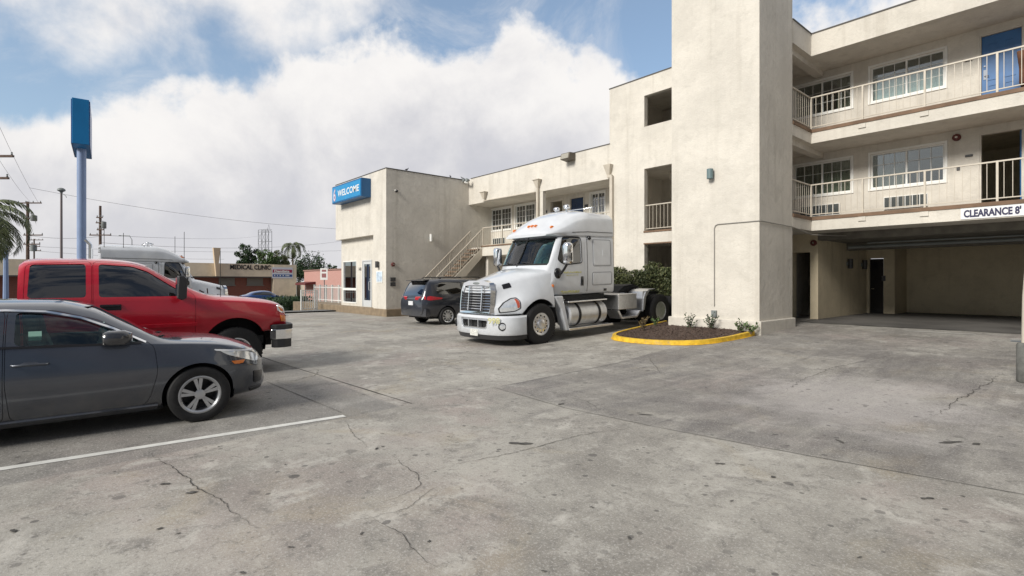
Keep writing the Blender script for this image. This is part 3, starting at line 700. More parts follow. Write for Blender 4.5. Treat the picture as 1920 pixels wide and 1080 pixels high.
# ---------------- things fixed to the motel
def thing1(name, b, m, label, cat, group=None, smooth=None, bevel=None): return tag(b.build(name, m, None, smooth, bevel), label, cat, group)
def facing(Mpos, rotz=0): return Matrix.Translation(Mpos) @ Matrix.Rotation(rotz, 4, 'Z') @ Matrix.Rotation(math.pi/2, 4, 'X')
# WELCOME box sign
wl = onY(621, LY-.55, 352); wr = onY(675.5, LY-.55, 333)
sx0, sx1, sz0, sz1 = wl.x, onY(675.5, LY-.55).x, onY(621, LY-.55, 383).z, onY(621, LY-.55, 351).z
sign = empty('welcome_sign', (sx0, LY-.3, sz0), 'blue box sign reading WELCOME on the lobby front', 'sign', static=True)
b = MB(); b.box(sx0, sx1, LY-.5, LY-.004, sz0, sz1); b.build('cabinet', mat('sign_cabinet_blue', (.008, .10, .26), .4), sign, bevel=.015)
b = MB(); b.box(sx0+.06, sx1-.06, LY-.515, LY-.497, sz0+.07, sz1-.07); b.build('sign_face', mat('sign_face_blue', (.005, .24, .52), .35, var=.05), sign)
hh = sz1-sz0; LW = sx1-sx0
settext('lettering', 'WELCOME', hh*.50, facing((sx0+LW*.225, LY-.516, sz0+hh*.33)), MT['white'], sign, .006, .006, sx=LW*.74/(hh*.50*5.02))
settext('emblem', '6', hh*.92, facing((sx0+LW*.055, LY-.516, sz0+hh*.16)), mat('emblem_red', (.55, .12, .14), .5), sign, .004, .035, sx=.78)
settext('emblem_inline', '6', hh*.92, facing((sx0+LW*.055, LY-.5205, sz0+hh*.16)), mat('emblem_white', (.55, .62, .72), .5), sign, .003, .008, sx=.78)
# CLEARANCE sign
c0 = onY(1801, YR-.03); cz = Fz[2]
cs = empty('clearance_sign', (c0.x, YR-.03, 3.2), 'white strip sign reading CLEARANCE 8\' on the balcony slab edge', 'sign', static=True)
b = MB(); b.box(c0.x, c0.x+2.5, YR-.022, YR-.003, 3.175, 3.445); b.build('board', mat('white_board', (.72, .73, .74), .5), cs)
settext('lettering', "CLEARANCE 8'", .24, facing((c0.x+.06, YR-.0225, 3.225)), mat('navy_letters', (.012, .012, .06), .5), cs, .002, .011, sx=.655)
# notice by the door
a = onY(706, LY-.01, 508); c = onY(718, LY-.01, 530)
nt = empty('notice_board', (a.x, LY, c.z), 'small white framed notice on the wall right of the lobby door', 'notice', static=True)
b = MB(); b.box(a.x, onY(718, LY).x, LY-.03, LY-.003, c.z, a.z); b.build('frame', MT['white'], nt)
b = MB(); xx1 = onY(718, LY).x; b.box(a.x+.04, xx1-.04, LY-.034, LY-.0305, c.z+.05, a.z-.05); b.build('sheet', mat('pale_blue_sheet', (.50, .60, .70), .5, var=.25, vs=6), nt)
# wall lamps
lampm = mat('blue_grey_metal', (.13, .19, .20), .5)
def walllamp(x, y, z, m, label, r=.085, h=.27, rot=0):
    t_ = empty('wall_lamp', (x, y, z), label, 'wall lamp', rot=(0, 0, rot))
    b = MB(); b.lathe([(r, -h/2), (r, h/2)], (0, -.11, 0), 'z', 18); b.build('lamp_shade', m, t_, smooth=40, bevel=.006)
    b = MB(); b.box(-.05, .05, -.05, -.002, -.06, .06); b.build('bracket', MT['grey'], t_)
c = onY(1335, YT, 327); walllamp(c.x, YT, c.z, lampm, 'blue grey cylinder lamp high on the tower front')
c = onY(710.5, LY, 496); walllamp(c.x, LY, c.z, MT['steel'], 'dark cylinder lamp above the white notice beside the lobby door', .08, .3)
c = onX(806, LX1, 446); walllamp(LX1, c.y, c.z, MT['white'], 'small white cylinder lamp on the shaded lobby side wall', .07, .36, R(90))
for px, lb in ((1588, 'left cylinder lamp on the garage side wall under the balcony'), (1615, 'right cylinder lamp on the garage side wall nearer the dark door')):
    c = onX(px, GXL, 491); walllamp(GXL, c.y, 2.25, MT['steel'], lb, .08, .34, R(90))
# flood light on the parapet
c = onY(1065, YF-.2, 295)
fl = empty('flood_light', (c.x, YF, c.z), 'bronze wedge flood light on the parapet of the two storey wing', 'flood light')
b = MB(); b.prism([(-.02, -.14), (-.42, -.10), (-.36, .16), (-.02, .18)], 'x', -.24, .24); b.build('housing', mat('bronze', (.12, .10, .075), .5), fl, bevel=.015)
b = MB(); b.prism([(-.428, -.08), (-.423, -.08), (-.372, .13), (-.377, .13)], 'x', -.2, .2); b.build('lens', mat('frosted_lens', (.35, .33, .28), .3), fl)
# twin floodlights on the lobby roof corner
c = onX(884, LX1+.0, 340)
sl = empty('spotlight_pair', (LX1+.05, YF-.25, 6.7), 'white bracket with two spotlights where the wing meets the lobby roof', 'spotlight')
b = MB(); b.tube([(-.1, .2, .0), (.1, -.05, .0), (.35, -.1, -.05)], .03, 8); b.ball((.1, -.05, .02), .08, .08, .06); b.build('bracket', MT['white'], sl, smooth=50)
for dx_, dz in ((-.02, .14), (.3, .1)):
    b = MB(); b.lathe([(.04, .1), (.07, .02), (.10, -.1), (.09, -.11)], (dx_, -.06, dz), 'y', 14); b.build('lamp_head', MT['grey'], sl, smooth=40)
# camera + alarm bells + boxes
c = onX(742, LX1, 358)
cm = empty('security_camera', (LX1, c.y, c.z), 'tiny dome camera high on the shaded lobby side wall', 'camera')
b = MB(); b.box(0, .06, -.05, .05, -.02, .06); b.build('mount', MT['white'], cm); b = MB(); b.ball((.09, 0, -.02), .07, .07, .07); b.build('dome', MT['blackgloss'], cm, smooth=60)
def alarm(x, y, z, label, rot=0):
    a_ = empty('alarm_bell', (x, y, z), label, 'alarm bell', rot=(0, 0, rot))
    b = MB(); b.lathe([(.095, -.005), (.095, -.05), (.075, -.08), (.03, -.09)], (0, 0, 0), 'y', 20); b.build('gong', mat('dark_red', (.11, .018, .016), .5), a_, smooth=40)
    b = MB(); b.lathe([(.03, -.088), (.03, -.10)], (0, 0, 0), 'y', 12); b.build('hub', MT['chrome'], a_)
c = onX(736.5, LX1, 496); alarm(LX1, c.y, c.z, 'dark red alarm bell on the lobby side wall', R(90))
c = onY(1794, YRW, 258); alarm(c.x, YRW, c.z, 'dark red alarm bell on the balcony wall left of the open door')
c = onY(1541, 18.3, 444); alarm(-6.32, 18.3, 2.86, 'dark red alarm bell under the balcony above the garage entrance')
c = onX(736.5, LX1, 529)
mb_ = empty('intercom_box', (LX1, c.y, c.z), 'two dark wall boxes low on the lobby side wall behind the minivan', 'wall box')
for dz in (-.1, .13):
    b = MB(); b.box(.002, .06, -.14, .12, dz-.09, dz+.09); b.build('cover', MT['steel'], mb_, bevel=.008)
# room number plaques and sockets
for (px, py, Y, w_, h_, lb) in [(1817, 292, YRW, .16, .06, 'small dark room number plaque beside the open blue door'), (1797, 316, YRW, .07, .1, 'small dark socket box on the balcony wall below the plaque'), (1816, 113, YRW, .16, .06, 'small dark room number plaque left of the closed top floor blue door'),
        (1099.5, 386, YW, .2, .12, 'dark room plaque right of the navy door on the far wing'), (1024, 397, YW, .16, .12, 'dark room plaque left of the open door on the far wing'), (1657, 522, 23.3, .12, .2, 'dark switch box beside the door deep in the garage')]:
    c = onY(px, Y, py); b = MB(); b.box(c.x-w_/2, c.x+w_/2, Y-.03, Y-.003, c.z-h_/2, c.z+h_/2); thing1('plaque', b, MT['steel'], lb, 'wall plate', bevel=.006)
# conduit and outlet box on the tower
c = onY(1339, YT-.03, 470); zt_ = onY(1340, YT-.03, 421).z; b = MB(); x = c.x
pts = [(x, YT-.02, .95), (x, YT-.02, zt_-.1), (x+.03, YT-.02, zt_-.03), (x+.1, YT-.02, zt_), (XT1+.0, YT-.02, zt_+.0), (XT1+.02, YT, zt_), (XT1+.02, 15.7, zt_-.02), (XT1+.05, 17.0, 3.02), (XT1+.6, 18.2, 3.02)]
cd = empty('conduit', (x, YT, .9), 'thin grey conduit climbing the tower front and bending round its corner', 'conduit', static=True)
b.tube(pts, .012, 6); b.build('pipe', mat('conduit_grey', (.25, .24, .22), .6), cd)
b = MB(); z_ = onY(1336, YT-.03, 588).z; b.box(x-.07, x+.07, YT-.06, YT-.003, z_-.09, z_+.09); b.box(x-.045, x+.045, YT-.075, YT-.0605, z_-.06, z_+.06); b.build('outlet_box', MT['grey'], cd)
# house number on the lobby front
settext('house_number', '141', .24, facing((-25.62, 11.716, 2.18)), MT['steel'], None, .01, .004); tag(bpy.data.objects['house_number'], 'dark house number between the lobby window and door', 'house number')
# pigeons
for i, (px, lb) in enumerate([(763, 'pigeon standing on the lobby roof edge, nearest the tall corner'), (845, 'pigeon on the lobby roof edge towards the wing'), (868, 'pigeon perched closest to the spotlights')]):
    c = onX(px, LX1-.1); bd = empty('pigeon', (LX1-.12, c.y, 6.885), lb, 'bird', 'pigeons along the lobby roof', rot=(0, 0, i*1.3)); bd.scale = (.62, .62, .62)
    b = MB(); rings = []
    for k, (yy, r_, zz) in enumerate([(-.17, .012, .10), (-.10, .035, .12), (-.03, .065, .12), (.05, .065, .14), (.10, .04, .20), (.12, .036, .235), (.15, .028, .25), (.175, .006, .245)]):
        rings.append([(r_*math.cos(q), yy, zz+r_*math.sin(q)*1.05) for q in [2*math.pi*j/10 for j in range(10)]])
    b.loft(rings); b.tube([(.02, 0, .08), (.02, .01, 0)], .006, 5); b.tube([(-.02, 0, .08), (-.02, .01, 0)], .006, 5); b.build('body', MT['bird'], bd, smooth=60)
# housekeeping cart on the top balcony
ct = empty('housekeeping_cart', (-1.10, 17.75, Fz[3][1]+.095), 'housekeeping cart with brown bag and folded linen on the top balcony', 'cart')
b = MB()
for z in (.18, .62, 1.0): b.box(-.25, .75, -.22, .22, z, z+.03)
for x in (-.25, .72): b.box(x, x+.03, -.22, .22, .12, 1.08)
b.build('rack', MT['grey'], ct)
b = MB(); b.loft([[(-.42+.34*a, -.2+.4*bb, z) for a, bb in ((0, 0), (1, 0), (1, 1), (0, 1))] for z in (.22, .6)]+[[(-.46+.40*a, -.23+.46*bb, 1.02) for a, bb in ((0, 0), (1, 0), (1, 1), (0, 1))]]); b.build('laundry_bag', mat('brown_canvas', (.12, .050, .024), .85, var=.2, vs=8), ct, bevel=.03)
b = MB()
for i in range(5): b.box(-.15+.01*i, .45, -.19, .18, 1.035+i*.055, 1.08+i*.055)
b.build('linen', mat('linen', (.75, .75, .76), .9), ct, bevel=.012)
b = MB(); b.ball((.05, 0, .78), .24, .18, .13); b.ball((.4, 0, .76), .2, .17, .11); b.build('towel_pile', mat('towels', (.70, .70, .70), .95, var=.2, vs=12), ct, smooth=60)
for x in (-.2, .65):
    for y in (-.18, .18):
        b = MB(); b.lathe([(.055, -.02), (.055, .02)], (x, y, .055), 'y', 12); b.build('caster', MT['black'], ct)
# ================================================================ vehicles: shared tools
def section(P, fil, k=5):
    out = [P[0]]
    for i in range(1, len(P)-1):
        a, p, c = Vector(P[i-1]), Vector(P[i]), Vector(P[i+1]); f = fil[i-1]
        s, e = p+(a-p)*f, p+(c-p)*f
        for j in range(k):
            t_ = j/(k-1); q = s*(1-t_)**2+p*2*t_*(1-t_)+e*t_*t_; out.append((q.x, q.y))
    out.append(P[-1]); return out
def bodyloft(T, y0, y1, step, fil, dens=(), bulge=.03):
    F = {k: pchip(v) for k, v in T.items()}
    ys = fr(y0, y1, step); ys = sorted(set(ys) | set(dens)); rings = []
    for y in ys:
        g = {k: f(y) for k, f in F.items()}
        dx_, dz_ = g['wr']-g['ws'], g['ze']-g['zs']; q_ = math.hypot(dx_, dz_) or 1; bu = bulge*min(1, max(0, dz_/.3)); mid = (g['ws']+dx_*.5+dz_/q_*bu, g['zs']+dz_*.5-dx_/q_*bu)
        P = [(0, g['zb']), (g['wb'], g['zb']), (g['w'], g['zm']), (g['ws'], g['zs']), mid, (g['wr'], g['ze']), (g['wr']*.5, g['zr']-(g['zr']-g['ze'])*.12), (0, g['zr'])]
        h = section(P, fil[:3]+(.45,)+fil[3:]); full = [(x, y, z) for x, z in h]+[(-x, y, z) for x, z in h[-2:0:-1]]
        rings.append(full)
    me = MB().loft(rings).mesh('body'); bm = bmesh.new(); bm.from_mesh(me); bmesh.ops.recalc_face_normals(bm, faces=bm.faces[:]); bm.to_mesh(me); bm.free(); return me
def rounded(poly, r=.06, k=4):
    n = len(poly); out = []
    for i in range(n):
        p = Vector(poly[i]); a = Vector(poly[i-1]); c = Vector(poly[(i+1) % n])
        ra = min(r, (a-p).length*.45); rc = min(r, (c-p).length*.45); s, e = p+(a-p).normalized()*ra, p+(c-p).normalized()*rc
        for j in range(k+1):
            t_ = j/k; q = s*(1-t_)**2+p*2*t_*(1-t_)+e*t_*t_; out.append((q.x, q.y))
    return out
def inset(poly, d):
    n = len(poly); ar = sum(poly[i][0]*poly[(i+1) % n][1]-poly[(i+1) % n][0]*poly[i][1] for i in range(n)); sg = 1 if ar > 0 else -1; out = []
    for i in range(n):
        p = Vector(poly[i]); e1 = (p-Vector(poly[i-1])).normalized(); e2 = (Vector(poly[(i+1) % n])-p).normalized()
        n1 = Vector((-e1.y, e1.x))*sg; n2 = Vector((-e2.y, e2.x))*sg; b = n1+n2
        if b.length < 1e-3: b = n1
        b.normalize(); q = p+b*(d/max(.35, b.dot(n1))); out.append((q.x, q.y))
    return out
def cutmesh(*items):
    b = MB()
    for it in items: b.prism(*it)
    return b.mesh('cut')
def archcut(y, z, r, n=40, x0=.35, x1=1.6):
    b = MB()
    for s in (1, -1): b.lathe([(r, x0*s), (r, x1*s)] if s > 0 else [(r, x1*s), (r, x0*s)], (0, y, z), 'x', n)
    return b.mesh('cut')
def finish(me, name, m, parent, ang=32):
    me.materials.clear(); me.materials.append(m)
    me.polygons.foreach_set('material_index', [0]*len(me.polygons)); smooth_mesh(me, ang); return obj(name, me, parent)
def surf(bvh, y, z, side=1, off=.003):
    h = bvh.ray_cast(Vector((3*side, y, z)), Vector((-side, 0, 0)))
    return (h[0]+h[1]*off) if h[0] is not None else None
def patch(bvh, poly, side=1, off=.004, th=.006, nx=10, rays='x'):
    """outline in side view (y,z) laid on the body as a thin plate following its surface"""
    bm = bmesh.new(); vs = [bm.verts.new((0, p[0], p[1])) for p in poly]; bm.faces.new(vs)
    bmesh.ops.triangulate(bm, faces=bm.faces[:])
    for k in range(5):
        lg = [e for e in bm.edges if e.calc_length() > .04]
        if not lg: break
        bmesh.ops.subdivide_edges(bm, edges=lg, cuts=1); bmesh.ops.triangulate(bm, faces=bm.faces[:])
    for v in bm.verts:
        q = surf(bvh, v.co.y, v.co.z, side, off)
        v.co.x = q.x if q is not None else side*.8
    me = bpy.data.meshes.new('patch'); bm.to_mesh(me); bm.free()
    return solidify(me, th, 0)
def wheel(parent, x, y, z, Rr, W, rr, style, side, tyre_m=None, rim_m=None, tread=True, steer=0):
    """tyre with tread blocks; rim carried as its own part piece; side = outward x sign"""
    T = MB(); prof = [(rr-.01, -W*.42), (rr+.012, -W*.5), (Rr*.86, -W*.52), (Rr*.965, -W*.46), (Rr, -W*.38), (Rr, -W*.12), (Rr-.008, -W*.115), (Rr-.008, -W*.09), (Rr, -W*.085), (Rr, W*.085), (Rr-.008, W*.09), (Rr-.008, W*.115), (Rr, W*.12), (Rr, W*.38), (Rr*.965, W*.46), (Rr*.86, W*.52), (rr+.012, W*.5), (rr-.01, W*.42)]
    T.lathe(prof, (0, 0, 0), 'x', 56, cap=False)
    if tread:
        n = 44
        for i in range(n):
            a = 2*math.pi*i/n; Mx = Matrix.Rotation(a, 4, 'X')
            for s in (-1, 1): T.box(s*W*.30-W*.13, s*W*.30+W*.13, -Rr*.045, Rr*.045, Rr-.006, Rr+.006+(.012 if style == 'truck' else 0), Mx)
    w_ = T.build('wheel', tyre_m or MT['black'], parent, smooth=35, loc=(x, y, z), rot=(0, 0, steer))
    o = side; Rm = MB(); rim_m = rim_m or MT['silver']
    lip = [(rr+.004, o*W*.36), (rr+.006, o*W*.46), (rr-.012, o*W*.47), (rr-.03, o*W*.40), (rr-.04, o*W*.1), (rr-.04, -o*W*.3)]
    dsk = MB(); dsk.lathe([(rr-.03, -o*W*.2), (.02, -o*W*.2)][::o], (0,0,0), 'x', 32) if style in ('sedan','multi','pickup') else dsk.lathe([(rr-.03, o*W*.02), (.02, o*W*.02)] if o < 0 else [(.02, W*.02), (rr-.03, W*.02)], (0, 0, 0), 'x', 32); dsk.build('brake_disc', MT['steel'], w_)
    Rm.lathe(lip[::-1] if o > 0 else lip, (0, 0, 0), 'x', 40, cap=False)
    def spoke(a, w0, w1, r0, r1, d0, d1, th):
        Mx = Matrix.Rotation(a, 4, 'X'); 
        q = lambda wd, r_, d: [(o*(d-th), -wd, r_), (o*(d-th), wd, r_), (o*d, wd*.8, r_), (o*d, -wd*.8, r_)]
        rg = [q(w0, r0, d0), q(w1, r1, d1)]
        if o > 0: rg = [g[::-1] for g in rg]
        Rm.loft(rg, M=Mx)
    if style == 'sedan':
        for i in range(5):
            a = 2*math.pi*i/5+.1
            for s in (-1, 1):
                A = a+s*.23; Mx = Matrix.Rotation(A, 4, 'X')
                g0 = [(-.018, .045), (.018, .045)]; d = W*.44
                pts = [(-.012+s*.006, .05), (.012+s*.006, .05), (.022+s*.014, rr-.02), (-.020+s*.014, rr-.02)]
                vs = [(o*(d-.012), p[0], p[1]) for p in pts]+[(o*(d-.05), p[0], p[1]) for p in pts]
                fc = [(0, 1, 2, 3), (7, 6, 5, 4)]+[(i_, 4+i_, 4+(i_+1) % 4, (i_+1) % 4) for i_ in range(4)]
                Rm.add(vs, fc if o < 0 else [f[::-1] for f in fc], Mx)
        Rm.lathe([(.055, o*W*.26), (.055, o*W*.40), (.03, o*W*.42)] if o > 0 else [(.03, o*W*.42), (.055, o*W*.40), (.055, o*W*.26)], (0, 0, 0), 'x', 20)
    elif style == 'multi':
        for i in range(10): spoke(2*math.pi*i/10, .03, .022, .05, rr-.02, W*.40, W*.44, .03)
        Rm.lathe([(.07, o*W*.2), (.07, o*W*.42)] if o > 0 else [(.07, o*W*.42), (.07, o*W*.2)], (0, 0, 0), 'x', 20)
    elif style == 'pickup':
        for i in range(6): spoke(2*math.pi*i/6+.3, .05, .035, .06, rr-.02, W*.30, W*.40, .04)
        Rm.lathe([(.07, o*W*.2), (.07, o*W*.36)] if o > 0 else [(.07, o*W*.36), (.07, o*W*.2)], (0, 0, 0), 'x', 20)
    rim = Rm.build('rim', rim_m, w_, smooth=35); return w_
def carbuild(th, nose_y, T, y0, y1, step, fil, arches, wins, doors, wsh, paint, dens=(), bside=None, rear=None, hood=None, glass='glass_car', wsglass=None, extra_cut=None):
    """shell with real window openings, doors cut free with gaps, glass fitted in the openings; x mirrored"""
    solid = bodyloft(T, y0, y1, step, fil, dens); bvh = BVHTree.FromPolygons([v.co.copy() for v in solid.vertices], [tuple(p.vertices) for p in solid.polygons])
    shell = solidify(solid, .03)
    gs = solid.copy(); 
    nrm = [v.normal.copy() for v in gs.vertices]
    for v, n in zip(gs.vertices, nrm): v.co = v.co-n*.012
    gsh = solidify(gs, .005)
    wc = [(rounded(w, .05), 'x', -2.2, 2.2) for w in wins]
    ws = [(rounded(p, .07), 'y', a, b) for p, a, b in wsh]
    body = shell
    for a in arches: body = boolean(body, archcut(*a))
    if extra_cut: body = boolean(body, extra_cut)
    if wc: body = boolean(body, cutmesh(*wc))
    for w_ in ws: body = boolean(body, cutmesh(w_))
    for i, w_ in enumerate(wc):
        for s in (1, -1):
            g = boolean(gsh, cutmesh((w_[0], 'x', .2*s, 2.2*s)), 'INTERSECT'); finish(g, 'window', MT[glass], th)
    for i, w_ in enumerate(ws):
        g = boolean(gsh, cutmesh(w_), 'INTERSECT'); finish(g, 'windshield' if i == 0 else 'rear_window', MT[wsglass or 'glass_car'], th)
    dd = []
    for dpoly in doors:
        pl = rounded(dpoly, .07)
        for s in (1, -1):
            dm = boolean(body, cutmesh((inset(pl, .0045), 'x', .45*s, 2.2*s)), 'INTERSECT'); dd.append((finish(dm, 'door', paint, th), s, dpoly))
    if doors:
        for s in (1, -1):
            for dpoly in doors: body = boolean(body, cutmesh((rounded(dpoly, .07), 'x', .45*s, 2.2*s)))
    if hood:
        pl = rounded(hood[0], .06); hm = boolean(body, cutmesh((inset(pl, .004), 'z', hood[1], 3)), 'INTERSECT'); finish(hm, 'hood', paint, th)
        body = boolean(body, cutmesh((pl, 'z', hood[1], 3)))
    bo = finish(body, 'body', paint, th)
    # wheel wells so that the arches look into dark liners
    for (y, z, r, *_) in arches:
        for s in (1, -1):
            b = MB(); b.lathe([(.02, .355*s), (r+.01, .36*s), (r+.01, .80*s)], (0, y, z), 'x', 28, cap=False); b.v = [(p[0], p[1], max(p[2], z-.10)) for p in b.v]; b.build('wheel_liner', MT['darkplastic'], th)
    return bo, bvh, dd
def handle_on(bvh, y, z, side, L, m, parent, off=.022):
    p = surf(bvh, y, z, side, 0); b = MB(); x = p.x
    b.tube([(x-side*.005, y-L/2, z), (x+side*off, y-L/2+.02, z), (x+side*(off+.006), y, z+.004), (x+side*off, y+L/2-.02, z), (x-side*.005, y+L/2, z)], .013, 8)
    b.ball((x-side*.004, y, z), .01, L*.30, .028, 12, 6)
    return b.build('handle', m, parent, smooth=60)
def strip(bvh, pts, side, wd, m, name, parent, off=.004, th=.01):
    """moulding along a side-view polyline"""
    P = []
    for (y0, z0), (y1, z1) in zip(pts, pts[1:]):
        n = max(1, int(math.hypot(y1-y0, z1-z0)/.06)); P += [(y0+(y1-y0)*i/n, z0+(z1-z0)*i/n) for i in range(n)]
    P.append(pts[-1]); top, bot = [], []
    for i, (y, z) in enumerate(P):
        a, c = P[max(0, i-1)], P[min(len(P)-1, i+1)]; dy, dz = c[0]-a[0], c[1]-a[1]; q = math.hypot(dy, dz) or 1
        for L, s in ((top, 1), (bot, -1)):
            yy, zz = y-dz/q*wd/2*s, z+dy/q*wd/2*s; h = surf(bvh, yy, zz, side, off); L.append(h if h is not None else Vector((side*.8, yy, zz)))
    b = MB(); n = len(P); b.add([tuple(v) for v in top]+[tuple(v) for v in bot], [(i, i+1, n+i+1, n+i) for i in range(n-1)])
    me = solidify(b.mesh('s'), th, 0); return finish(me, name, m, parent)
def mirror(parent, x, y, z, s, m, w_=.10, h=.13, L=.22, arm=.12):
    b = MB(); b.loft([[(x+s*(arm+L*t_), y+a*w_*k*.5-.03*t_, z+c*h*k*.5) for a, c in ((-1, -.6), (-.6, -1), (.6, -1), (1, -.5), (1, .6), (.5, 1), (-.6, 1), (-1, .7))] for t_, k in ((0, .55), (.12, .9), (.5, 1), (.85, .92), (1, .55))])
    b.tube([(x-s*.03, y+.01, z-.03), (x+s*(arm+.04), y, z-.02)], .022, 8)
    o = b.build('mirror', m, parent, smooth=50); g = MB(); g.box(x+s*(arm+.03), x+s*(arm+L-.03), y-w_*.5-.012, y-w_*.5-.006, z-h*.36, z+h*.36); g.build('mirror_glass', MT['chrome'], o); return o
def seats(parent, rows, zseat=.45, m=None, wd=.26):
    m = m or MT['darkplastic']
    for y in rows:
        for x in (-.36, .36):
            b = MB(); b.loft([[(x+a*wd*k, y+yy, zz) for a, zz, yy in ((-1, zseat-.1, .28), (1, zseat-.1, .28), (1, zseat+.05, .28), (-1, zseat+.05, .28))] if False else [(x-wd*k, y+o_, z), (x+wd*k, y+o_, z), (x+wd*k, y+o_-.11, z), (x-wd*k, y+o_-.11, z)] for z, o_, k in ((zseat, 0, .9), (zseat+.25, -.05, 1), (zseat+.5, -.13, .85), (zseat+.56, -.15, .5), (zseat+.60, -.15, .45), (zseat+.64, -.16, .55), (zseat+.78, -.19, .5))])
            b.box(x-wd, x+wd, y-.05, y+.48, zseat-.12, zseat+.04); b.build('seat', m, parent, smooth=50, bevel=.02)
# ================================================================ dark grey sedan
MT['chromepaint'] = mat('satin_handle', (.10, .11, .13), .25, .6)
sed = empty('sedan', (-7.87, -.08, 0), 'dark grey four door sedan in the nearest bay beside the white line', 'car', rot=(0, 0, R(-2.2)))
MT['rimgrey'] = mat('grey_alloy', (.46, .47, .49), .35, .8)
MT['mirrorpaint'] = mat('mirror_black_paint', (.02, .022, .028), .2, coat=1)
PG = carpaint('charcoal_car_paint', (.072, .083, .106), .65, .24)
T = dict(
 zr=[(-2.38,.78),(-2.34,.98),(-2.2,1.07),(-1.75,1.14),(-1.1,1.35),(-.45,1.435),(.05,1.425),(.35,1.365),(.7,1.175),(1.06,.975),(1.18,.962),(1.5,.935),(1.8,.885),(2.02,.815),(2.16,.735),(2.24,.61),(2.27,.48)],
 ze=[(-2.38,.76),(-2.34,.95),(-2.2,1.04),(-1.75,1.10),(-1.1,1.295),(-.45,1.375),(.05,1.365),(.35,1.305),(.7,1.125),(1.06,.955),(1.18,.942),(1.5,.912),(1.8,.855),(2.02,.78),(2.16,.70),(2.24,.58),(2.27,.46)],
 wr=[(-2.38,.50),(-2.2,.60),(-1.75,.58),(-1.0,.57),(0,.58),(.6,.62),(1.06,.66),(1.5,.64),(2.0,.48),(2.27,.24)],
 zs=[(-2.38,.74),(-2.3,.92),(-2.1,.985),(-1.5,1.0),(-.4,.965),(.6,.935),(1.06,.915),(1.5,.88),(1.85,.80),(2.1,.69),(2.24,.54),(2.27,.44)],
 ws=[(-2.38,.58),(-2.2,.76),(-1.8,.82),(-1,.84),(.5,.84),(1.3,.835),(1.65,.815),(1.88,.74),(2.05,.61),(2.18,.46),(2.27,.30)],
 w=[(-2.38,.64),(-2.25,.80),(-1.9,.885),(-1.2,.905),(0,.895),(1.0,.90),(1.4,.915),(1.68,.89),(1.90,.80),(2.06,.67),(2.18,.50),(2.27,.34)],
 zm=[(-2.38,.6),(-1.5,.62),(0,.60),(1.4,.62),(2.0,.55),(2.27,.40)],
 wb=[(-2.38,.5),(-2.1,.70),(0,.80),(1.6,.78),(2.05,.56),(2.27,.28)],
 zb=[(-2.38,.42),(-2.2,.28),(-1.7,.2),(-.5,.165),(.9,.165),(1.7,.2),(2.05,.20),(2.2,.21),(2.27,.26)])
wins_ = [[(.80,.955),(.55,1.095),(.28,1.225),(.0,1.29),(-.22,1.308),(-.22,.985),(.3,.968)], [(-.34,.99),(-.34,1.31),(-.7,1.30),(-1.05,1.235),(-1.32,1.13),(-1.36,1.03)]]
doors_ = [[(.92,.90),(.95,.62),(.88,.33),(.82,.245),(-.25,.245),(-.285,.60),(-.285,1.335),(.05,1.325),(.42,1.215),(.84,.965)],[(-.295,.245),(-.80,.245),(-1.0,.40),(-1.18,.68),(-1.43,.98),(-1.40,1.14),(-1.05,1.262),(-.7,1.325),(-.295,1.335)]]
bo, bv, dd = carbuild(sed, 2.27, T, -2.38, 2.27, .055, (.3,.30,.14,.42,.5), [(1.35,.315,.365),(-1.35,.315,.365)], wins_, doors_,
   [([(-.60,1.0),(.60,1.0),(.50,1.345),(-.50,1.345)], .15, 1.35), ([(-.52,1.12),(.52,1.12),(.46,1.34),(-.46,1.34)], -2.1, -.6)], PG, hood=([(-.62,1.12),(.62,1.12),(.50,2.0),(.26,2.10),(-.26,2.10),(-.50,2.0)], .62))
for d_, s, pl in dd:
    y_ = -.13 if pl is doors_[0] else -1.08
    handle_on(bv, y_+.03, .80, s, .27, MT['chromepaint'], d_, .034)
for s in (1, -1):
    for y_ in (1.35, -1.35): wheel(sed, s*.80, y_, .315, .318, .21, .215, 'sedan', s, rim_m=MT['rimgrey'], tread=False, steer=0)
    for m_ in [mirror(sed, s*.845, .60, 1.035, s, MT['mirrorpaint'], .25, .155, .23, .09)]: pass
    finish(patch(bv, rounded([(1.55,.80),(1.90,.755),(2.08,.70),(2.15,.62),(2.03,.62),(1.86,.675),(1.64,.745)], .02), s, .006, .02), 'headlight', MT['lens'], sed)
    finish(patch(bv, rounded([(1.50,.822),(2.04,.765),(2.05,.748),(1.52,.804)], .006), s, .012, .014), 'light_bar', mat('daylight_bar', (.85, .87, .9), .2), sed) if s == 1 else None
    finish(patch(bv, rounded([(1.68,.67),(1.87,.665),(1.84,.630),(1.72,.630)], .01), s, .008, .012), 'side_marker', MT['amber'], sed)
    strip(bv, [(.84,.945),(.56,1.105),(.28,1.235),(0,1.305),(-.3,1.325),(-.7,1.318),(-1.06,1.25),(-1.38,1.12)], s, .018, MT['chrome'], 'window_trim', sed, .006, .012)
    strip(bv, [(.80,.945),(-.3,.972),(-1.4,1.02)], s, .022, MT['blackgloss'], 'belt_trim', sed, .004, .012)
    strip(bv, [(.95,.225),(-.95,.225)], s, .05, PG, 'sill', sed, .012, .025)
    finish(patch(bv, rounded([(2.02,.50),(2.20,.47),(2.19,.33),(2.04,.34)], .02), s, .004, .012), 'bumper_vent', MT['blackgloss'], sed)
    finish(patch(bv, rounded([(1.98,.28),(2.2,.28),(2.2,.24),(1.98,.24)], .01), s, .016, .02), 'splitter', MT['darkplastic'], sed)
b = MB(); b.box(-.28, .28, 2.245, 2.285, .30, .40); b.box(-.24, .24, 2.24, 2.283, .46, .53); b.build('grille', MT['blackgloss'], sed, bevel=.015)
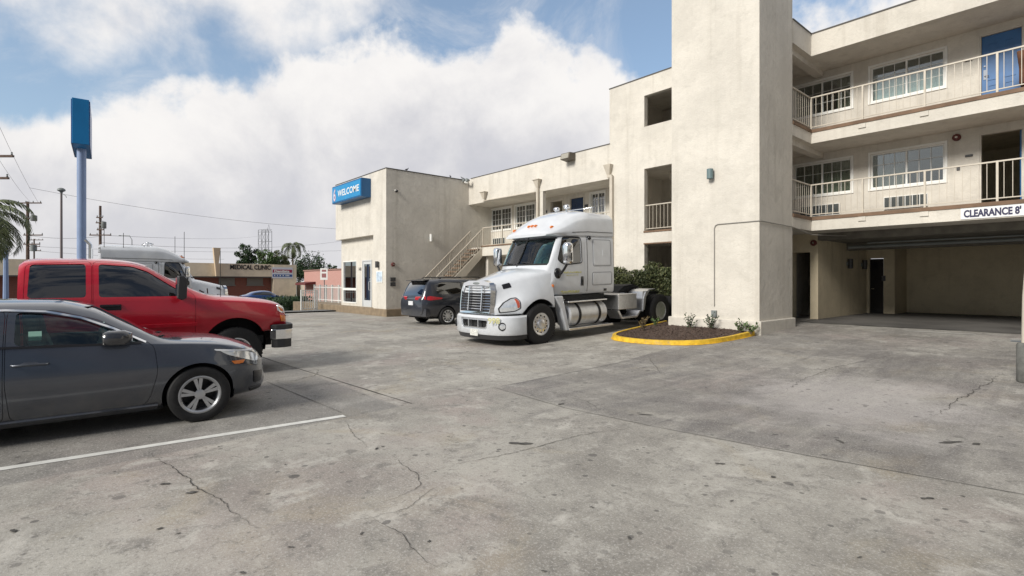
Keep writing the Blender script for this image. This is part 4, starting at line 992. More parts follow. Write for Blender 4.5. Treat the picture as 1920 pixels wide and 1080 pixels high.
tr = mat('pale_seat_cloth', (.22, .21, .20), .9)
seats(sed, (.1, -.85), .48, tr)
b = MB(); b.loft([[(x, .72, .55), (x, .88, .86), (x, .62, .965), (x, .42, .90), (x, .45, .6)] for x in (-.74, .74)]); b.build('dashboard', MT['darkplastic'], sed)
b = MB(); b.box(-.7, .7, -1.9, .9, .26, .34); b.build('floor_pan', MT['darkplastic'], sed)
b = MB(); sw = []
for i in range(25): a = 2*math.pi*i/24; sw.append((-.36+.18*math.cos(a), .40+.06*math.sin(a)-.0, .86+.17*math.sin(a)))
b.tube(sw, .015, 8); b.build('steering_wheel', MT['black'], sed, smooth=60)
b = MB(); p_ = surf(bv, -.08, 1.06, 1, -.02); b.box(p_.x-.004, p_.x, -.12, -.02, 1.03, 1.12); b.build('sticker', mat('pale_green_sticker', (.35, .62, .52), .6), sed)
b = MB(); b.tube([(.15, 1.10, .95), (.45, 1.02, .985), (.60, .98, .99)], .008, 5); b.tube([(-.5, 1.10, .95), (-.1, 1.04, .985), (.1, .99, 1.0)], .008, 5); b.build('wiper', MT['black'], sed)
for o in sed.children:                                              # short front overhang
    if o.type == 'MESH' and 'wheel' not in o.name:
        for v in o.data.vertices:
            if v.co.y > 1.7: v.co.y = 1.7+(v.co.y-1.7)*.82
# ================================================================ red pickup
pk = empty('pickup_truck', (-10.88, .50, 0), 'lifted red extended cab pickup with chrome bumper and black tow mirror', 'pickup truck', rot=(0, 0, R(-1.0)))
PR = carpaint('red_car_paint', (.50, .007, .024), .0, .3)
T = dict(
 zr=[(-.92,1.90),(-.86,1.955),(-.6,1.985),(0,1.99),(.35,1.965),(.55,1.915),(.9,1.70),(1.40,1.42),(1.50,1.395),(2.0,1.355),(2.4,1.30),(2.58,1.245),(2.66,1.17),(2.68,1.04)],
 ze=[(-.92,1.84),(-.86,1.89),(-.6,1.925),(0,1.93),(.35,1.905),(.55,1.86),(.9,1.66),(1.40,1.405),(1.50,1.38),(2.0,1.335),(2.4,1.28),(2.58,1.225),(2.66,1.15),(2.68,1.02)],
 wr=[(-.92,.70),(0,.72),(.5,.73),(1.4,.80),(1.6,.74),(2.4,.70),(2.68,.60)],
 zs=[(-.92,1.35),(1.2,1.345),(1.5,1.31),(2.0,1.275),(2.45,1.215),(2.62,1.15),(2.68,1.0)],
 ws=[(-.92,.965),(1.3,.955),(1.8,.945),(2.4,.92),(2.6,.86),(2.68,.78)],
 w=[(-.92,.985),(1.3,.985),(1.6,.985),(2.3,.985),(2.5,.965),(2.62,.90),(2.68,.82)],
 zm=[(-.92,1.08),(1.3,1.08),(1.9,1.06),(2.68,.9)],
 wb=[(-.92,.90),(2.2,.90),(2.68,.76)], zb=[(-.92,.60),(1.2,.60),(1.5,.66),(2.4,.72),(2.68,.74)])
wins_ = [[(-.03,1.385),(-.03,1.885),(.38,1.86),(.58,1.78),(1.06,1.43),(1.02,1.385)], [(-.82,1.385),(-.80,1.865),(-.18,1.885),(-.18,1.385)]]
doors_ = [[(1.22,1.40),(1.22,.72),(1.12,.62),(-.10,.62),(-.10,1.93),(.42,1.91),(.66,1.80)], [(-.112,.62),(-.72,.62),(-.84,.80),(-.86,1.35),(-.85,1.87),(-.112,1.93)]]
bo, bv, dd = carbuild(pk, 2.68, T, -.92, 2.68, .05, (.25,.35,.12,.42,.5), [(1.83,.50,.50)], wins_, doors_,
   [([(-.74,1.45),(.74,1.45),(.66,1.87),(-.66,1.87)], .35, 1.6), ([(-.6,1.42),(.6,1.42),(.58,1.82),(-.58,1.82)], -1.2, -.85)], PR, glass='glass_dark', hood=([(-.80,1.47),(.80,1.47),(.74,2.56),(-.74,2.56)], 1.16))
MT['tow'] = mat('mirror_black', (.03, .03, .032), .45)
for d_, s, pl in dd:
    if pl is doors_[0]:
        p = surf(bv, .10, 1.23, s, 0); b = MB(); b.box(p.x-s*.01, p.x+s*.012, -.02, .24, 1.185, 1.275); b.box(p.x+s*.008, p.x+s*.03, .0, .22, 1.235, 1.262); b.build('handle', MT['blackgloss'], d_, bevel=.01)
for s in (1, -1):
    wheel(pk, s*.83, 1.83, .415, .415, .29, .235, 'pickup', s, rim_m=MT['alu'], steer=0); wheel(pk, s*.83, -1.85, .415, .415, .29, .235, 'pickup', s, rim_m=MT['alu'])
    strip(bv, [(1.24,.92),(-.9,.92)], s, .05, PR, 'side_moulding', pk, .012, .022)
    b = MB(); x = s*.99; b.loft([[(x+s*(.16+.20*u_), .98+yy, 1.38+zz) for yy, zz in ((.06,-.02),(.07,.28),(.02,.33),(-.05,.33),(-.06,-.02),(0,-.05))] for u_ in (0, .08, .9, 1)]); b.tube([(x-s*.05, 1.02, 1.42), (x+s*.2, .99, 1.46)], .03, 8); b.tube([(x-s*.05, 1.0, 1.38), (x+s*.2, .99, 1.39)], .045, 8)
    mo = b.build('mirror', MT['tow'], pk, smooth=40, bevel=.012); b = MB(); b.box(x+s*.185, x+s*.34, .911, .916, 1.37, 1.68); b.build('mirror_glass', MT['chrome'], mo)
    finish(patch(bv, rounded([(2.50,1.205),(2.61,1.165),(2.65,1.05),(2.56,1.06),(2.50,1.10)], .015), s, .008, .02), 'headlight', MT['lens'], pk)
    finish(patch(bv, rounded([(2.52,1.17),(2.60,1.12),(2.62,1.07),(2.56,1.09)], .01), s, .024, .012), 'turn_signal', MT['amber'], pk)
    finish(patch(bv, rounded([(2.55,1.015),(2.66,1.0),(2.65,.90),(2.56,.905)], .01), s, .010, .02), 'marker_light', MT['amber'], pk)
# grille, chrome bumper with black cap and valance
b = MB(); b.box(-.62, .62, 2.665, 2.70, .92, 1.08); b.build('grille', MT['blackgloss'], pk, bevel=.01)
b = MB(); b.box(-.86, .86, 2.66, 2.715, .985, 1.015); b.build('grille_bar', MT['chrome'], pk, bevel=.008)
def bumper(zs_, grow, name, m, yb=2.46):
    pl = []
    for x, y in ((-.985,yb),(-1.0,2.62),(-.93,2.76),(-.6,2.83),(0,2.85),(.6,2.83),(.93,2.76),(1.0,2.62),(.985,yb)): pl.append((x*(1+grow), y+grow))
    inn = [(x*.93, y-.09) for x, y in pl[::-1]]
    b = MB(); b.prism(pl+inn, 'z', *zs_); return b.build(name, m, pk, smooth=30, bevel=.014)
bumper((.58,.765), 0, 'bumper', MT['chrome']); bumper((.762,.85), .006, 'bumper_cap', MT['darkplastic']); bumper((.43,.582), -.012, 'bumper_valance', MT['darkplastic'], 2.5)
b = MB(); b.box(-.8, .8, -2.6, 2.3, .52, .66); b.box(-.55, .55, 1.4, 2.5, .45, .95); b.tube([(-.78, 1.83, .415), (.78, 1.83, .415)], .06, 8); b.tube([(-.78, -1.85, .415), (.78, -1.85, .415)], .06, 8); b.build('chassis', MT['black'], pk)
# bed
b = MB(); b.box(.86, .985, -2.75, -.96, .66, 1.36); b.box(-.985, -.86, -2.75, -.96, .66, 1.36); b.box(-.86, .86, -.985, -.96, .66, 1.34); b.box(-.86, .86, -2.75, -2.7, .66, 1.36); b.box(-.86, .86, -2.7, -.985, .70, .76)
bed = boolean(b.mesh('b'), archcut(-1.85, .50, .50)); finish(bed, 'bed', PR, pk)
seats(pk, (.25,), 1.0, MT['darkplastic'])
b = MB(); b.box(-.8, .8, .9, 1.25, 1.1, 1.38); b.build('dashboard', MT['darkplastic'], pk, bevel=.04)
b = MB(); b.tube([(.2, 1.46, 1.43), (.5, 1.36, 1.46), (.62, 1.33, 1.47)], .012, 5); b.tube([(.62, 1.45, 1.42), (.75, 1.42, 1.50)], .01, 5); b.build('wiper', MT['black'], pk)
b = MB(); b.tube([(.86, 1.60, 1.36), (.84, 1.60, 2.15)], .005, 5); b.build('antenna', MT['black'], pk)
# ================================================================ dark minivan beside the lobby
vn = empty('minivan', (-17.3, 12.55, 0), 'dark grey minivan with roof rails and red tail lights beside the lobby stair', 'minivan', rot=(0, 0, R(0)))
PV = carpaint('dark_slate_paint', (.030, .034, .046), .4, .32)
T = dict(
 zr=[(-2.55,1.0),(-2.5,1.15),(-2.38,1.45),(-2.2,1.70),(-2.1,1.735),(-1.5,1.77),(0,1.77),(.6,1.70),(1.0,1.52),(1.6,1.12),(1.75,1.08),(2.2,.98),(2.45,.85),(2.55,.65)],
 ze=[(-2.55,.98),(-2.5,1.12),(-2.38,1.41),(-2.2,1.64),(-2.1,1.67),(-1.5,1.70),(0,1.70),(.6,1.63),(1.0,1.46),(1.6,1.10),(1.75,1.06),(2.2,.95),(2.45,.82),(2.55,.62)],
 wr=[(-2.55,.70),(-2.3,.70),(0,.71),(1,.70),(1.7,.72),(2.55,.5)],
 zs=[(-2.55,.95),(-2.45,1.02),(-2.2,1.06),(0,1.05),(1.4,1.02),(2.0,.92),(2.55,.6)],
 ws=[(-2.55,.76),(-2.4,.86),(-2.1,.925),(0,.94),(1.6,.93),(2.2,.82),(2.55,.55)],
 w=[(-2.55,.82),(-2.4,.92),(-2.1,.97),(0,.985),(1.6,.98),(2.2,.88),(2.55,.6)],
 zm=[(-2.55,.72),(0,.72),(2.55,.5)], wb=[(-2.55,.72),(-2.2,.84),(0,.88),(2.2,.8),(2.55,.5)], zb=[(-2.55,.36),(-2.3,.30),(-1.6,.22),(1.6,.2),(2.55,.28)])
wins_ = [[(-1.98,1.20),(-2.0,1.30),(-1.80,1.60),(-.86,1.62),(-.86,1.16),(-1.80,1.14)], [(-.78,1.15),(-.78,1.62),(.12,1.61),(.12,1.13)], [(.20,1.13),(.20,1.60),(.6,1.53),(1.15,1.2),(1.1,1.12)]]
doors_ = [[(-.83,.36),(-.83,1.66),(.15,1.66),(.15,.36)]]
bo, bv, dd = carbuild(vn, 2.55, T, -2.55, 2.55, .07, (.35,.5,.3,.42,.5), [(-1.55,.33,.385),(1.48,.33,.385)], wins_, doors_, [([(-.64,1.12),(.64,1.12),(.56,1.58),(-.56,1.58)], .5, 1.9), ([(-.70,1.10),(.70,1.10),(.60,1.60),(-.60,1.60)], -2.7, -2.15)], PV, glass='glass_dark', wsglass='glass_dark')
for d_, s, pl in dd: handle_on(bv, .0, .98, s, .22, PV, d_)
for s in (1, -1):
    for y_ in (-1.55, 1.48): wheel(vn, s*.87, y_, .33, .335, .22, .235, 'multi', s, rim_m=MT['alu'], tread=False)
    finish(patch(bv, rounded([(-2.40,1.06),(-2.30,1.09),(-1.78,1.02),(-1.80,.97),(-2.3,.93),(-2.42,.95)], .02), s, .008, .02), 'tail_light', MT['redlens'], vn)
    b = MB(); b.loft([[(s*(.30+.56*t_), -2.545+.10*t_**2+dy, .99+.02*t_+zz) for dy, zz in ((0,-.06),(-.02,-.05),(-.02,.05),(0,.07))] for t_ in (0, .3, .6, .85, 1)]); b.build('tail_light', MT['redlens'], vn, smooth=40)
    b = MB(); b.tube([(s*.66, -1.75, 1.72), (s*.66, -1.6, 1.79), (s*.66, .1, 1.80), (s*.66, .25, 1.73)], .02, 6); b.build('roof_rail', MT['blackgloss'], vn, smooth=60)
    b = MB(); b.loft([[(s*(.60+.24*t_), -2.515+.09*t_*t_, .66+zz+.03*t_) for zz in (-.045, .045)]+[(s*(.60+.24*t_), -2.50+.09*t_*t_, .66+zz+.03*t_) for zz in (.045, -.045)] for t_ in (0, .5, 1)]); b.build('reflector', MT['lens'], vn)
b = MB(); b.prism([(-2.14,1.70),(-2.42,1.665),(-2.44,1.645),(-2.2,1.65)], 'x', -.62, .62); b.build('spoiler', MT['blackgloss'], vn, bevel=.01)
b = MB(); b.box(-.30, .30, -2.575, -2.54, .96, 1.0); b.build('tailgate_trim', MT['chrome'], vn, bevel=.008)
b = MB(); b.box(-.16, .16, -2.585, -2.555, .74, .89); b.build('licence_plate', mat('plate_white', (.65, .66, .68), .5, var=.2, vs=30), vn)
b = MB(); b.loft([[(x*.9, -2.56-.03+.12*abs(x)**3, z) for x in (-1, -.85, -.5, 0, .5, .85, 1)]+[(x*.9, -2.40+.12*abs(x)**3, z) for x in (1, .85, .5, 0, -.5, -.85, -1)] for z in (.34, .40, .58, .62)]); b.build('bumper', PV, vn, smooth=40)
b = MB(); b.box(-.78, .78, -2.2, 2.0, .24, .4); b.build('floor_pan', MT['black'], vn); seats(vn, (.5, -.5, -1.4), .62)
# ================================================================ dark vehicle behind the pickup
sv_ = empty('suv', (-14.6, -2.55, 0), 'black sport utility vehicle half hidden at the left edge behind the pickup', 'car', rot=(0, 0, R(0)))
PB = carpaint('black_car_paint', (.012, .012, .014), .0, .3)
T = dict(
 zr=[(-2.3,1.0),(-2.2,1.45),(-2.0,1.66),(-1.0,1.70),(.1,1.68),(.5,1.60),(1.2,1.12),(1.9,1.02),(2.2,.9),(2.3,.7)],
 ze=[(-2.3,.98),(-2.2,1.42),(-2.0,1.61),(-1.0,1.64),(.1,1.62),(.5,1.54),(1.2,1.10),(1.9,1.0),(2.2,.88),(2.3,.68)],
 wr=[(-2.3,.66),(0,.66),(1.2,.7),(2.3,.5)], zs=[(-2.3,.95),(-2.1,1.08),(0,1.06),(1.2,1.04),(2,.95),(2.3,.65)], ws=[(-2.3,.78),(-2,.9),(1.6,.9),(2.3,.6)], w=[(-2.3,.8),(-2,.94),(1.6,.94),(2.3,.66)],
 zm=[(-2.3,.7),(2.3,.6)], wb=[(-2.3,.7),(0,.84),(2.3,.6)], zb=[(-2.3,.4),(-1.6,.28),(1.6,.26),(2.3,.32)])
wins_ = [[(-1.9,1.2),(-1.85,1.55),(-1.0,1.57),(-1.0,1.14)], [(-.9,1.14),(-.9,1.57),(.0,1.56),(.0,1.14)], [(.08,1.14),(.08,1.55),(.4,1.48),(.95,1.16)]]
carbuild(sv_, 2.3, T, -2.3, 2.3, .1, (.35,.5,.3,.42,.5), [(1.4,.37,.42),(-1.4,.37,.42)], wins_, [], [([(-.6,1.14),(.6,1.14),(.54,1.5),(-.54,1.5)], .4, 1.6)], PB)
for s in (1, -1):
    for y_ in (-1.4, 1.4): wheel(sv_, s*.82, y_, .37, .37, .24, .23, 'multi', s, tread=False)
# ================================================================ blue car across the street
bc = empty('blue_car', (*atd(497, 560, 47).xy, -.62), 'small blue car parked across the street before the clinic', 'car', rot=(0, 0, R(0)))
PBl = carpaint('blue_car_paint', (.01, .06, .22), .3, .3)
T = dict(
 zr=[(-2.1,.8),(-2.0,1.02),(-1.6,1.12),(-1.0,1.36),(-.3,1.44),(.2,1.40),(1.0,.98),(1.7,.88),(2.0,.74),(2.1,.55)],
 ze=[(-2.1,.78),(-2.0,1.0),(-1.6,1.09),(-1.0,1.31),(-.3,1.39),(.2,1.35),(1.0,.96),(1.7,.86),(2.0,.72),(2.1,.53)],
 wr=[(-2.1,.5),(0,.58),(2.1,.4)], zs=[(-2.1,.76),(-1.9,.97),(0,.95),(1.0,.92),(1.7,.82),(2.1,.5)], ws=[(-2.1,.6),(-1.8,.82),(1.5,.82),(2.1,.5)], w=[(-2.1,.66),(-1.8,.88),(1.5,.88),(2.1,.55)],
 zm=[(-2.1,.6),(2.1,.5)], wb=[(-2.1,.6),(0,.8),(2.1,.5)], zb=[(-2.1,.36),(-1.6,.22),(1.6,.2),(2.1,.28)])
carbuild(bc, 2.1, T, -2.1, 2.1, .1, (.35,.5,.3,.42,.5), [(1.3,.31,.36),(-1.3,.31,.36)], [[(-1.35,1.08),(-1.05,1.25),(-.3,1.33),(.2,1.29),(.75,1.0),(.7,.98)]], [], [([(-.55,1.0),(.55,1.0),(.5,1.32),(-.5,1.32)], .2, 1.3)], PBl, glass='glass_dark')
for s in (1, -1):
    for y_ in (-1.3, 1.3): wheel(bc, s*.78, y_, .31, .315, .2, .21, 'multi', s, tread=False)
# ================================================================ tractor units
PW = carpaint('white_truck_paint', (.60, .625, .66), .0, .3)
MT['glass_teal'] = glassmat('teal_windshield', (.58, .80, .78), 1.1)
MT['yellowtxt'] = mat('faded_yellow_lettering', (.56, .54, .24), .6, var=.2, vs=20)
MT['tank'] = mat('dull_tank', (.62, .63, .64), .42, .55, var=.1, vs=5)
def semi(name, loc, rot, label, ext=0.0, text=True):
    th = empty(name, loc, label, 'truck', rot=rot); E = ext
    # ---- hood with fenders
    T = dict(
     zr=[(-.50,2.03),(0,1.93),(.5,1.81),(.9,1.70),(1.06,1.645),(1.12,1.60)], ze=[(-.50,1.90),(0,1.80),(.5,1.67),(.9,1.56),(1.06,1.50),(1.12,1.45)],
     wr=[(-.50,1.0),(0,.88),(.5,.72),(.9,.63),(1.12,.58)],
     zs=[(-.50,1.42),(0,1.38),(.4,1.31),(.8,1.20),(1.12,1.04)], ws=[(-.50,1.10),(0,1.08),(.4,1.02),(.8,.84),(1.12,.62)],
     w=[(-.50,1.16),(.2,1.185),(.5,1.14),(.8,.96),(1.0,.80),(1.12,.66)], zm=[(-.50,1.10),(.3,1.12),(1.12,.95)],
     wb=[(-.50,1.14),(.2,1.16),(.5,1.10),(.8,.92),(1.12,.62)], zb=[(-.50,.80),(1.12,.78)])
    solid = bodyloft(T, -.50, 1.12, .05, (.2,.5,.5,.42,.5), (), .0); bv = BVHTree.FromPolygons([v.co.copy() for v in solid.vertices], [tuple(p.vertices) for p in solid.polygons])
    hd = boolean(solidify(solid, .03), archcut(0, .52, .64, 40, .5, 1.6)); finish(hd, 'hood', PW, th)
    for s in (1, -1): b = MB(); b.lathe([(.65, .52*s), (.65, 1.10*s)], (0, 0, .52), 'x', 30, cap=False); b.v = [(p[0], p[1], max(p[2], .50)) for p in b.v]; b.build('wheel_liner', MT['darkplastic'], th)
    # ---- cab and sleeper shell
    yb = -3.0-E
    T = dict(
     zr=[(yb,2.90),(-.95,2.90),(-.80,2.87),(-.68,2.76),(-.45,2.36),(-.22,1.98),(-.15,1.85)], ze=[(yb,2.84),(-1.05,2.84),(-.95,2.80),(-.84,2.66),(-.60,2.18),(-.42,1.86),(-.15,1.50)],
     wr=[(yb,1.07),(-1.6,1.05),(-1.0,.98),(-.6,.97),(-.15,.9)], zs=[(yb,2.72),(-1.7,2.70),(-1.25,2.45),(-.9,2.1),(-.62,1.86),(-.45,1.6),(-.15,1.4)], ws=[(yb,1.125),(-1,1.10),(-.15,1.0)],
     w=[(yb,1.14),(-1,1.115),(-.4,1.09),(-.15,1.02)], zm=[(yb,1.6),(-.6,1.55),(-.15,1.35)], wb=[(yb,1.11),(-.15,1.0)], zb=[(yb,1.20),(-.15,1.20)])
    wn = [[(-.78,2.16),(-.80,2.22),(-1.02,2.76),(-1.60,2.76),(-1.62,2.08),(-1.05,2.04),(-.86,2.08)]]
    dr_ = [[(-.60,1.86),(-.60,1.24),(-1.76,1.24),(-1.76,2.81),(-1.00,2.81),(-.84,2.5)]]
    solid = bodyloft(T, yb, -.15, .06, (.15,.5,.4,.4,.5), (), .0); bc_ = BVHTree.FromPolygons([v.co.copy() for v in solid.vertices], [tuple(p.vertices) for p in solid.polygons])
    body = solidify(solid, .03); gs = solid.copy(); nr = [v.normal.copy() for v in gs.vertices]
    for v, n in zip(gs.vertices, nr): v.co = v.co-n*.012
    gsh = solidify(gs, .005); wc = (rounded(wn[0], .07), 'x', -2.2, 2.2); wsp = (rounded([(-.93,2.03),(.93,2.03),(.89,2.75),(-.89,2.75)], .07), 'y', -1.25, .3)
    body = boolean(boolean(body, cutmesh(wc)), cutmesh(wsp))
    for s in (1, -1):
        g = boolean(gsh, cutmesh((wc[0], 'x', .2*s, 2.2*s)), 'INTERSECT'); finish(g, 'window', MT['glass_dark'], th)
        pl = rounded(dr_[0], .08); dm = boolean(body, cutmesh((inset(pl, .006), 'x', .5*s, 2.2*s)), 'INTERSECT'); body = boolean(body, cutmesh((pl, 'x', .5*s, 2.2*s)))
        d_ = finish(dm, 'door', PW, th)
        b = MB(); p = surf(bc_, -1.64, 1.6, s, 0); b.box(p.x-s*.004, p.x+s*.014, -1.69, -1.59, 1.44, 1.70); b.box(p.x+s*.012, p.x+s*.04, -1.665, -1.615, 1.48, 1.66); b.build('handle', MT['blackgloss'], d_, bevel=.012)
        # gasket round the side glass
        q = rounded(inset(wn[0], -.012), .08); strip(bc_, q+[q[0]], s, .026, MT['black'], 'window_gasket', d_, .004, .01)
    for a, c in ((-.95, -.012), (.012, .95)):
        b = MB(); g = boolean(boolean(gsh, cutmesh(wsp), 'INTERSECT'), cutmesh(([(a, 1.9), (c, 1.9), (c, 3), (a, 3)], 'y', -2, 1)), 'INTERSECT'); finish(g, 'windshield', MT['glass_teal'], th)
    finish(body, 'cab', PW, th)
    b = MB(); pts = []
    for i in range(12):
        z = 2.0+.8*i/11; h = bc_.ray_cast(Vector((0, 3, z)), Vector((0, -1, 0)))
        if h[0] is not None: pts.append(h[0]+Vector((0, .004, 0)))
    b.tube(pts, .016, 6); b.build('windshield_divider', MT['black'], th)
    # black frit band along top and foot of the windshield
    for z in (2.745, 2.045):
        b = MB(); pts = []
        for i in range(25):
            x = -.9+1.8*i/24; h = bc_.ray_cast(Vector((x, 3, z)), Vector((0, -1, 0)))
            if h[0] is not None: pts.append(h[0]+h[1]*.002)
        b.tube(pts, .024, 6); b.build('windshield_gasket', MT['black'], th)
    for x0 in (-.35, .4):
        b = MB(); pts = []
        for i in range(8):
            x = x0+.42*i/7-.2; h = bc_.ray_cast(Vector((x, 3, 2.06+.05*i/7)), Vector((0, -1, 0))); pts.append(h[0]+h[1]*.02)
        b.tube(pts, .012, 5); b.build('wiper', MT['black'], th)
    # interior
    seats(th, (-1.5,), 1.75, mat('tan_seat', (.18, .16, .13), .9), .25)
    b = MB(); b.box(-.98, .98, -.95, -.62, 1.5, 1.98); b.build('dashboard', MT['darkplastic'], th, bevel=.05)
    b = MB(); b.tube([(-.45+.23*math.cos(q), -1.0+.1*math.sin(q), 2.02+.2*math.sin(q)) for q in [2*math.pi*i/24 for i in range(25)]], .018, 8); b.build('steering_wheel', MT['black'], th)
    b = MB(); b.box(-1.04, 1.04, yb+.06, -1.9, 1.25, 2.8); b.build('sleeper_lining', mat('grey_lining', (.34, .33, .30), .9), th)
    # ---- roof fairing
    T = dict(
     zr=[(yb-.02,3.58),(-2.1,3.60),(-1.7,3.55),(-1.3,3.41),(-.95,3.19),(-.70,3.01),(-.60,2.93),(-.57,2.89)], ze=[(yb-.02,3.48),(-2.1,3.50),(-1.7,3.44),(-1.3,3.28),(-.95,3.08),(-.70,2.95),(-.60,2.90),(-.57,2.87)],
     wr=[(yb-.02,.93),(-2,.92),(-1.2,.86),(-.70,.82),(-.57,.74)], zs=[(yb-.02,3.30),(-2,3.30),(-1.5,3.20),(-1.0,3.0),(-.70,2.90),(-.57,2.86)],
     ws=[(yb-.02,1.11),(-2,1.10),(-1.3,1.05),(-.85,.98),(-.70,.93),(-.57,.80)], w=[(yb-.02,1.13),(-1.5,1.11),(-1.0,1.05),(-.75,.98),(-.57,.83)], zm=[(yb-.02,2.98),(-1.5,2.95),(-.9,2.87),(-.57,2.845)],
     wb=[(yb-.02,1.12),(-1.5,1.10),(-.57,.80)], zb=[(yb-.02,2.80),(-1.0,2.79),(-.57,2.81)])
    me = bodyloft(T, yb-.02, -.57, .05, (.2,.4,.26,.3,.5), (), .02); bf = BVHTree.FromPolygons([v.co.copy() for v in me.vertices], [tuple(p.vertices) for p in me.polygons]); finish(me, 'roof_fairing', PW, th)
    for x in (-.76, -.14, 0, .14, .76):
        h = bf.ray_cast(Vector((x, -.86, 5)), Vector((0, 0, -1))); p = h[0]; b = MB(); b.ball((x, p.y, p.z), .035, .085, .045, 10, 6); b.build('marker_light', MT['amber'], th, smooth=60)
    for x, y in ((-.25, -2.0), (.35, -2.2)):
        b = MB(); b.tube([(x, y, 3.5), (x, y, 3.68)], .03, 8); b.ball((x, y, 3.72), .11, .10, .07, 12, 6); b.build('roof_light', MT['chrome'], th, smooth=60)
    b = MB(); b.tube([(-.9, -2.4, 3.5), (-.9, -2.4, 3.66), (.9, -2.4, 3.66), (.9, -2.4, 3.5)], .014, 6); b.build('roof_rail', MT['chrome'], th, smooth=60)
    for s in (1, -1):
        strip(bf, [(yb+.02, 2.93), (-1.9, 2.93), (-1.3, 2.90)], s, .018, MT['darkplastic'], 'fairing_seam', th, .003, .006)
        strip(bc_, [(-1.86, 2.78), (-1.86, 1.22)], s, .014, MT['darkplastic'], 'sleeper_seam', th, .002, .005)
        for pl in ([(-2.10,2.72),(yb+.12,2.72),(yb+.12,1.98),(-2.10,1.98)], [(-2.06,1.80),(yb+.1,1.80),(yb+.1,1.44),(-2.06,1.44)]):
            q = rounded(pl, .06); strip(bc_, q+[q[0]], s, .020, mat('panel_shadow_line', (.30, .31, .33), .5) if 'panel_shadow_line' not in bpy.data.materials else bpy.data.materials['panel_shadow_line'], 'panel_shadow_line', th, .002, .006)  # grey strip paints the shadow line round each raised panel
            finish(patch(bc_, rounded(inset(pl, .03), .05), s, .006, .012), 'side_panel', PW, th)
        finish(patch(bc_, rounded([(-2.5,2.46),(-2.58,2.46),(-2.58,2.25),(-2.5,2.25)], .03), s, .012, .012), 'panel_latch', PW, th)
        b = MB(); p = surf(bc_, -1.95, 2.74, s, 0); b.ball((p.x+s*.02, -1.96, 2.76), .05, .06, .06, 10, 6); b.build('work_light', MT['blackgloss'], th, smooth=60)
        b = MB(); p = surf(bc_, -.52, 1.45, s, .01); b.ball((p.x, -.52, 1.47), .018, .05, .05, 12, 6); b.build('side_marker', MT['amber'], th, smooth=60)
        finish(patch(bc_, rounded([(yb+.32,1.33),(yb+.44,1.33),(yb+.44,1.26),(yb+.32,1.26)], .01), s, .006, .01), 'vent', MT['blackgloss'], th)
        # headlight: clear front, amber rear
        hl = [(1.02,.87),(1.04,.96),(.93,1.09),(.77,1.19),(.66,1.205),(.625,1.13),(.635,.96),(.74,.90)]
        finish(patch(bv, rounded(inset(hl, -.022), .03), s, .004, .008), 'headlight_gasket', MT['black'], th)
        finish(patch(bv, rounded(hl, .03), s, .012, .014), 'headlight', MT['lens'], th)
        finish(patch(bv, rounded([(.715,1.185),(.668,1.193),(.638,1.125),(.645,.985),(.69,.955)], .02), s, .022, .012), 'turn_signal', mat('orange_lens', (.38, .065, .03), .25, coat=1) if 'orange_lens' not in bpy.data.materials else bpy.data.materials['orange_lens'], th)
        finish(patch(bv, rounded([(.86,1.545),(.66,1.59),(.66,1.48),(.86,1.44)], .01), s, .010, .016), 'hood_vent', MT['blackgloss'], th)
        # mirror: chrome head on black arm
        b = MB(); xm = s*1.43; b.loft([[(xm+a*k*.115, -.72+c*k*.09, z) for a, c in ((-1,-1),(1,-1),(1.05,0),(.7,.9),(0,1.1),(-.7,.9),(-1.05,0))] for z, k in ((2.04,.55),(2.07,.9),(2.13,1),(2.50,1),(2.56,.9),(2.59,.6))])
        mo = b.build('mirror', MT['chrome'], th, smooth=45); b = MB(); p = surf(bc_, -.72, 1.86, s, -.02)
        b.tube([(p.x, -.70, 1.78), (s*1.22, -.70, 1.80), (s*1.33, -.71, 1.92), (xm, -.72, 2.06)], .035, 8); b.ball((p.x+s*.02, -.71, 1.80), .06, .13, .15, 12, 8); b.build('mirror_arm', MT['blackgloss'], mo, smooth=60)
        b = MB(); b.box(xm-.095, xm+.095, -.815, -.81, 2.1, 2.53); b.build('mirror_glass', MT['blackgloss'], mo)
        # rear fender leg, tank with straps, steps
        b = MB(); b.prism([(-.50,1.20),(-.82,1.20),(-1.06,.28),(-.93,.26),(-.74,.86),(-.60,1.06)], 'x', s*.92, s*1.16); b.build('cab_step_fairing', PW, th, bevel=.03)
        b = MB(); b.lathe([(.05,-2.66),(.28,-2.655),(.325,-2.60),(.325,-1.10),(.28,-1.05),(.05,-1.045)], (s*.86, 0, .66), 'y', 32); tk = b.build('fuel_tank', MT['tank'], th, smooth=35)
        for y in (-1.45, -2.28): b = MB(); b.lathe([(.327,y-.045),(.338,y-.045),(.338,y+.045),(.327,y+.045)], (s*.86, 0, .66), 'y', 32, cap=False); b.build('tank_strap', MT['black'], tk)
        b = MB(); b.box(s*.70, s*1.18, -2.62, -1.0, 1.0, 1.04); b.box(s*.95, s*1.20, -2.85, -1.0, .26, .32); b.build('step', MT['alu'], th, bevel=.01)
        b = MB(); b.box(s*.62, s*1.0, -2.7, -1.0, 1.05, 1.19); b.build('cab_mount', MT['black'], th)
        b = MB(); b.box(s*.62, s*1.19, -4.02-E, -3.12-E, .68, 1.10); b.box(s*.60, s*1.21, -4.03-E, -3.11-E, 1.10, 1.125); b.build('tool_box', MT['alu'], th, bevel=.012)
        b = MB(); b.prism([(-3.05-E,.66),(-3.15-E,.66),(-3.30-E,.46),(-4.0-E,.46),(-4.15-E,.60),(-4.20-E,.57),(-4.03-E,.40),(-3.26-E,.40)], 'x', s*.75, s*1.2); b.build('box_step', MT['alu'], th, bevel=.008)
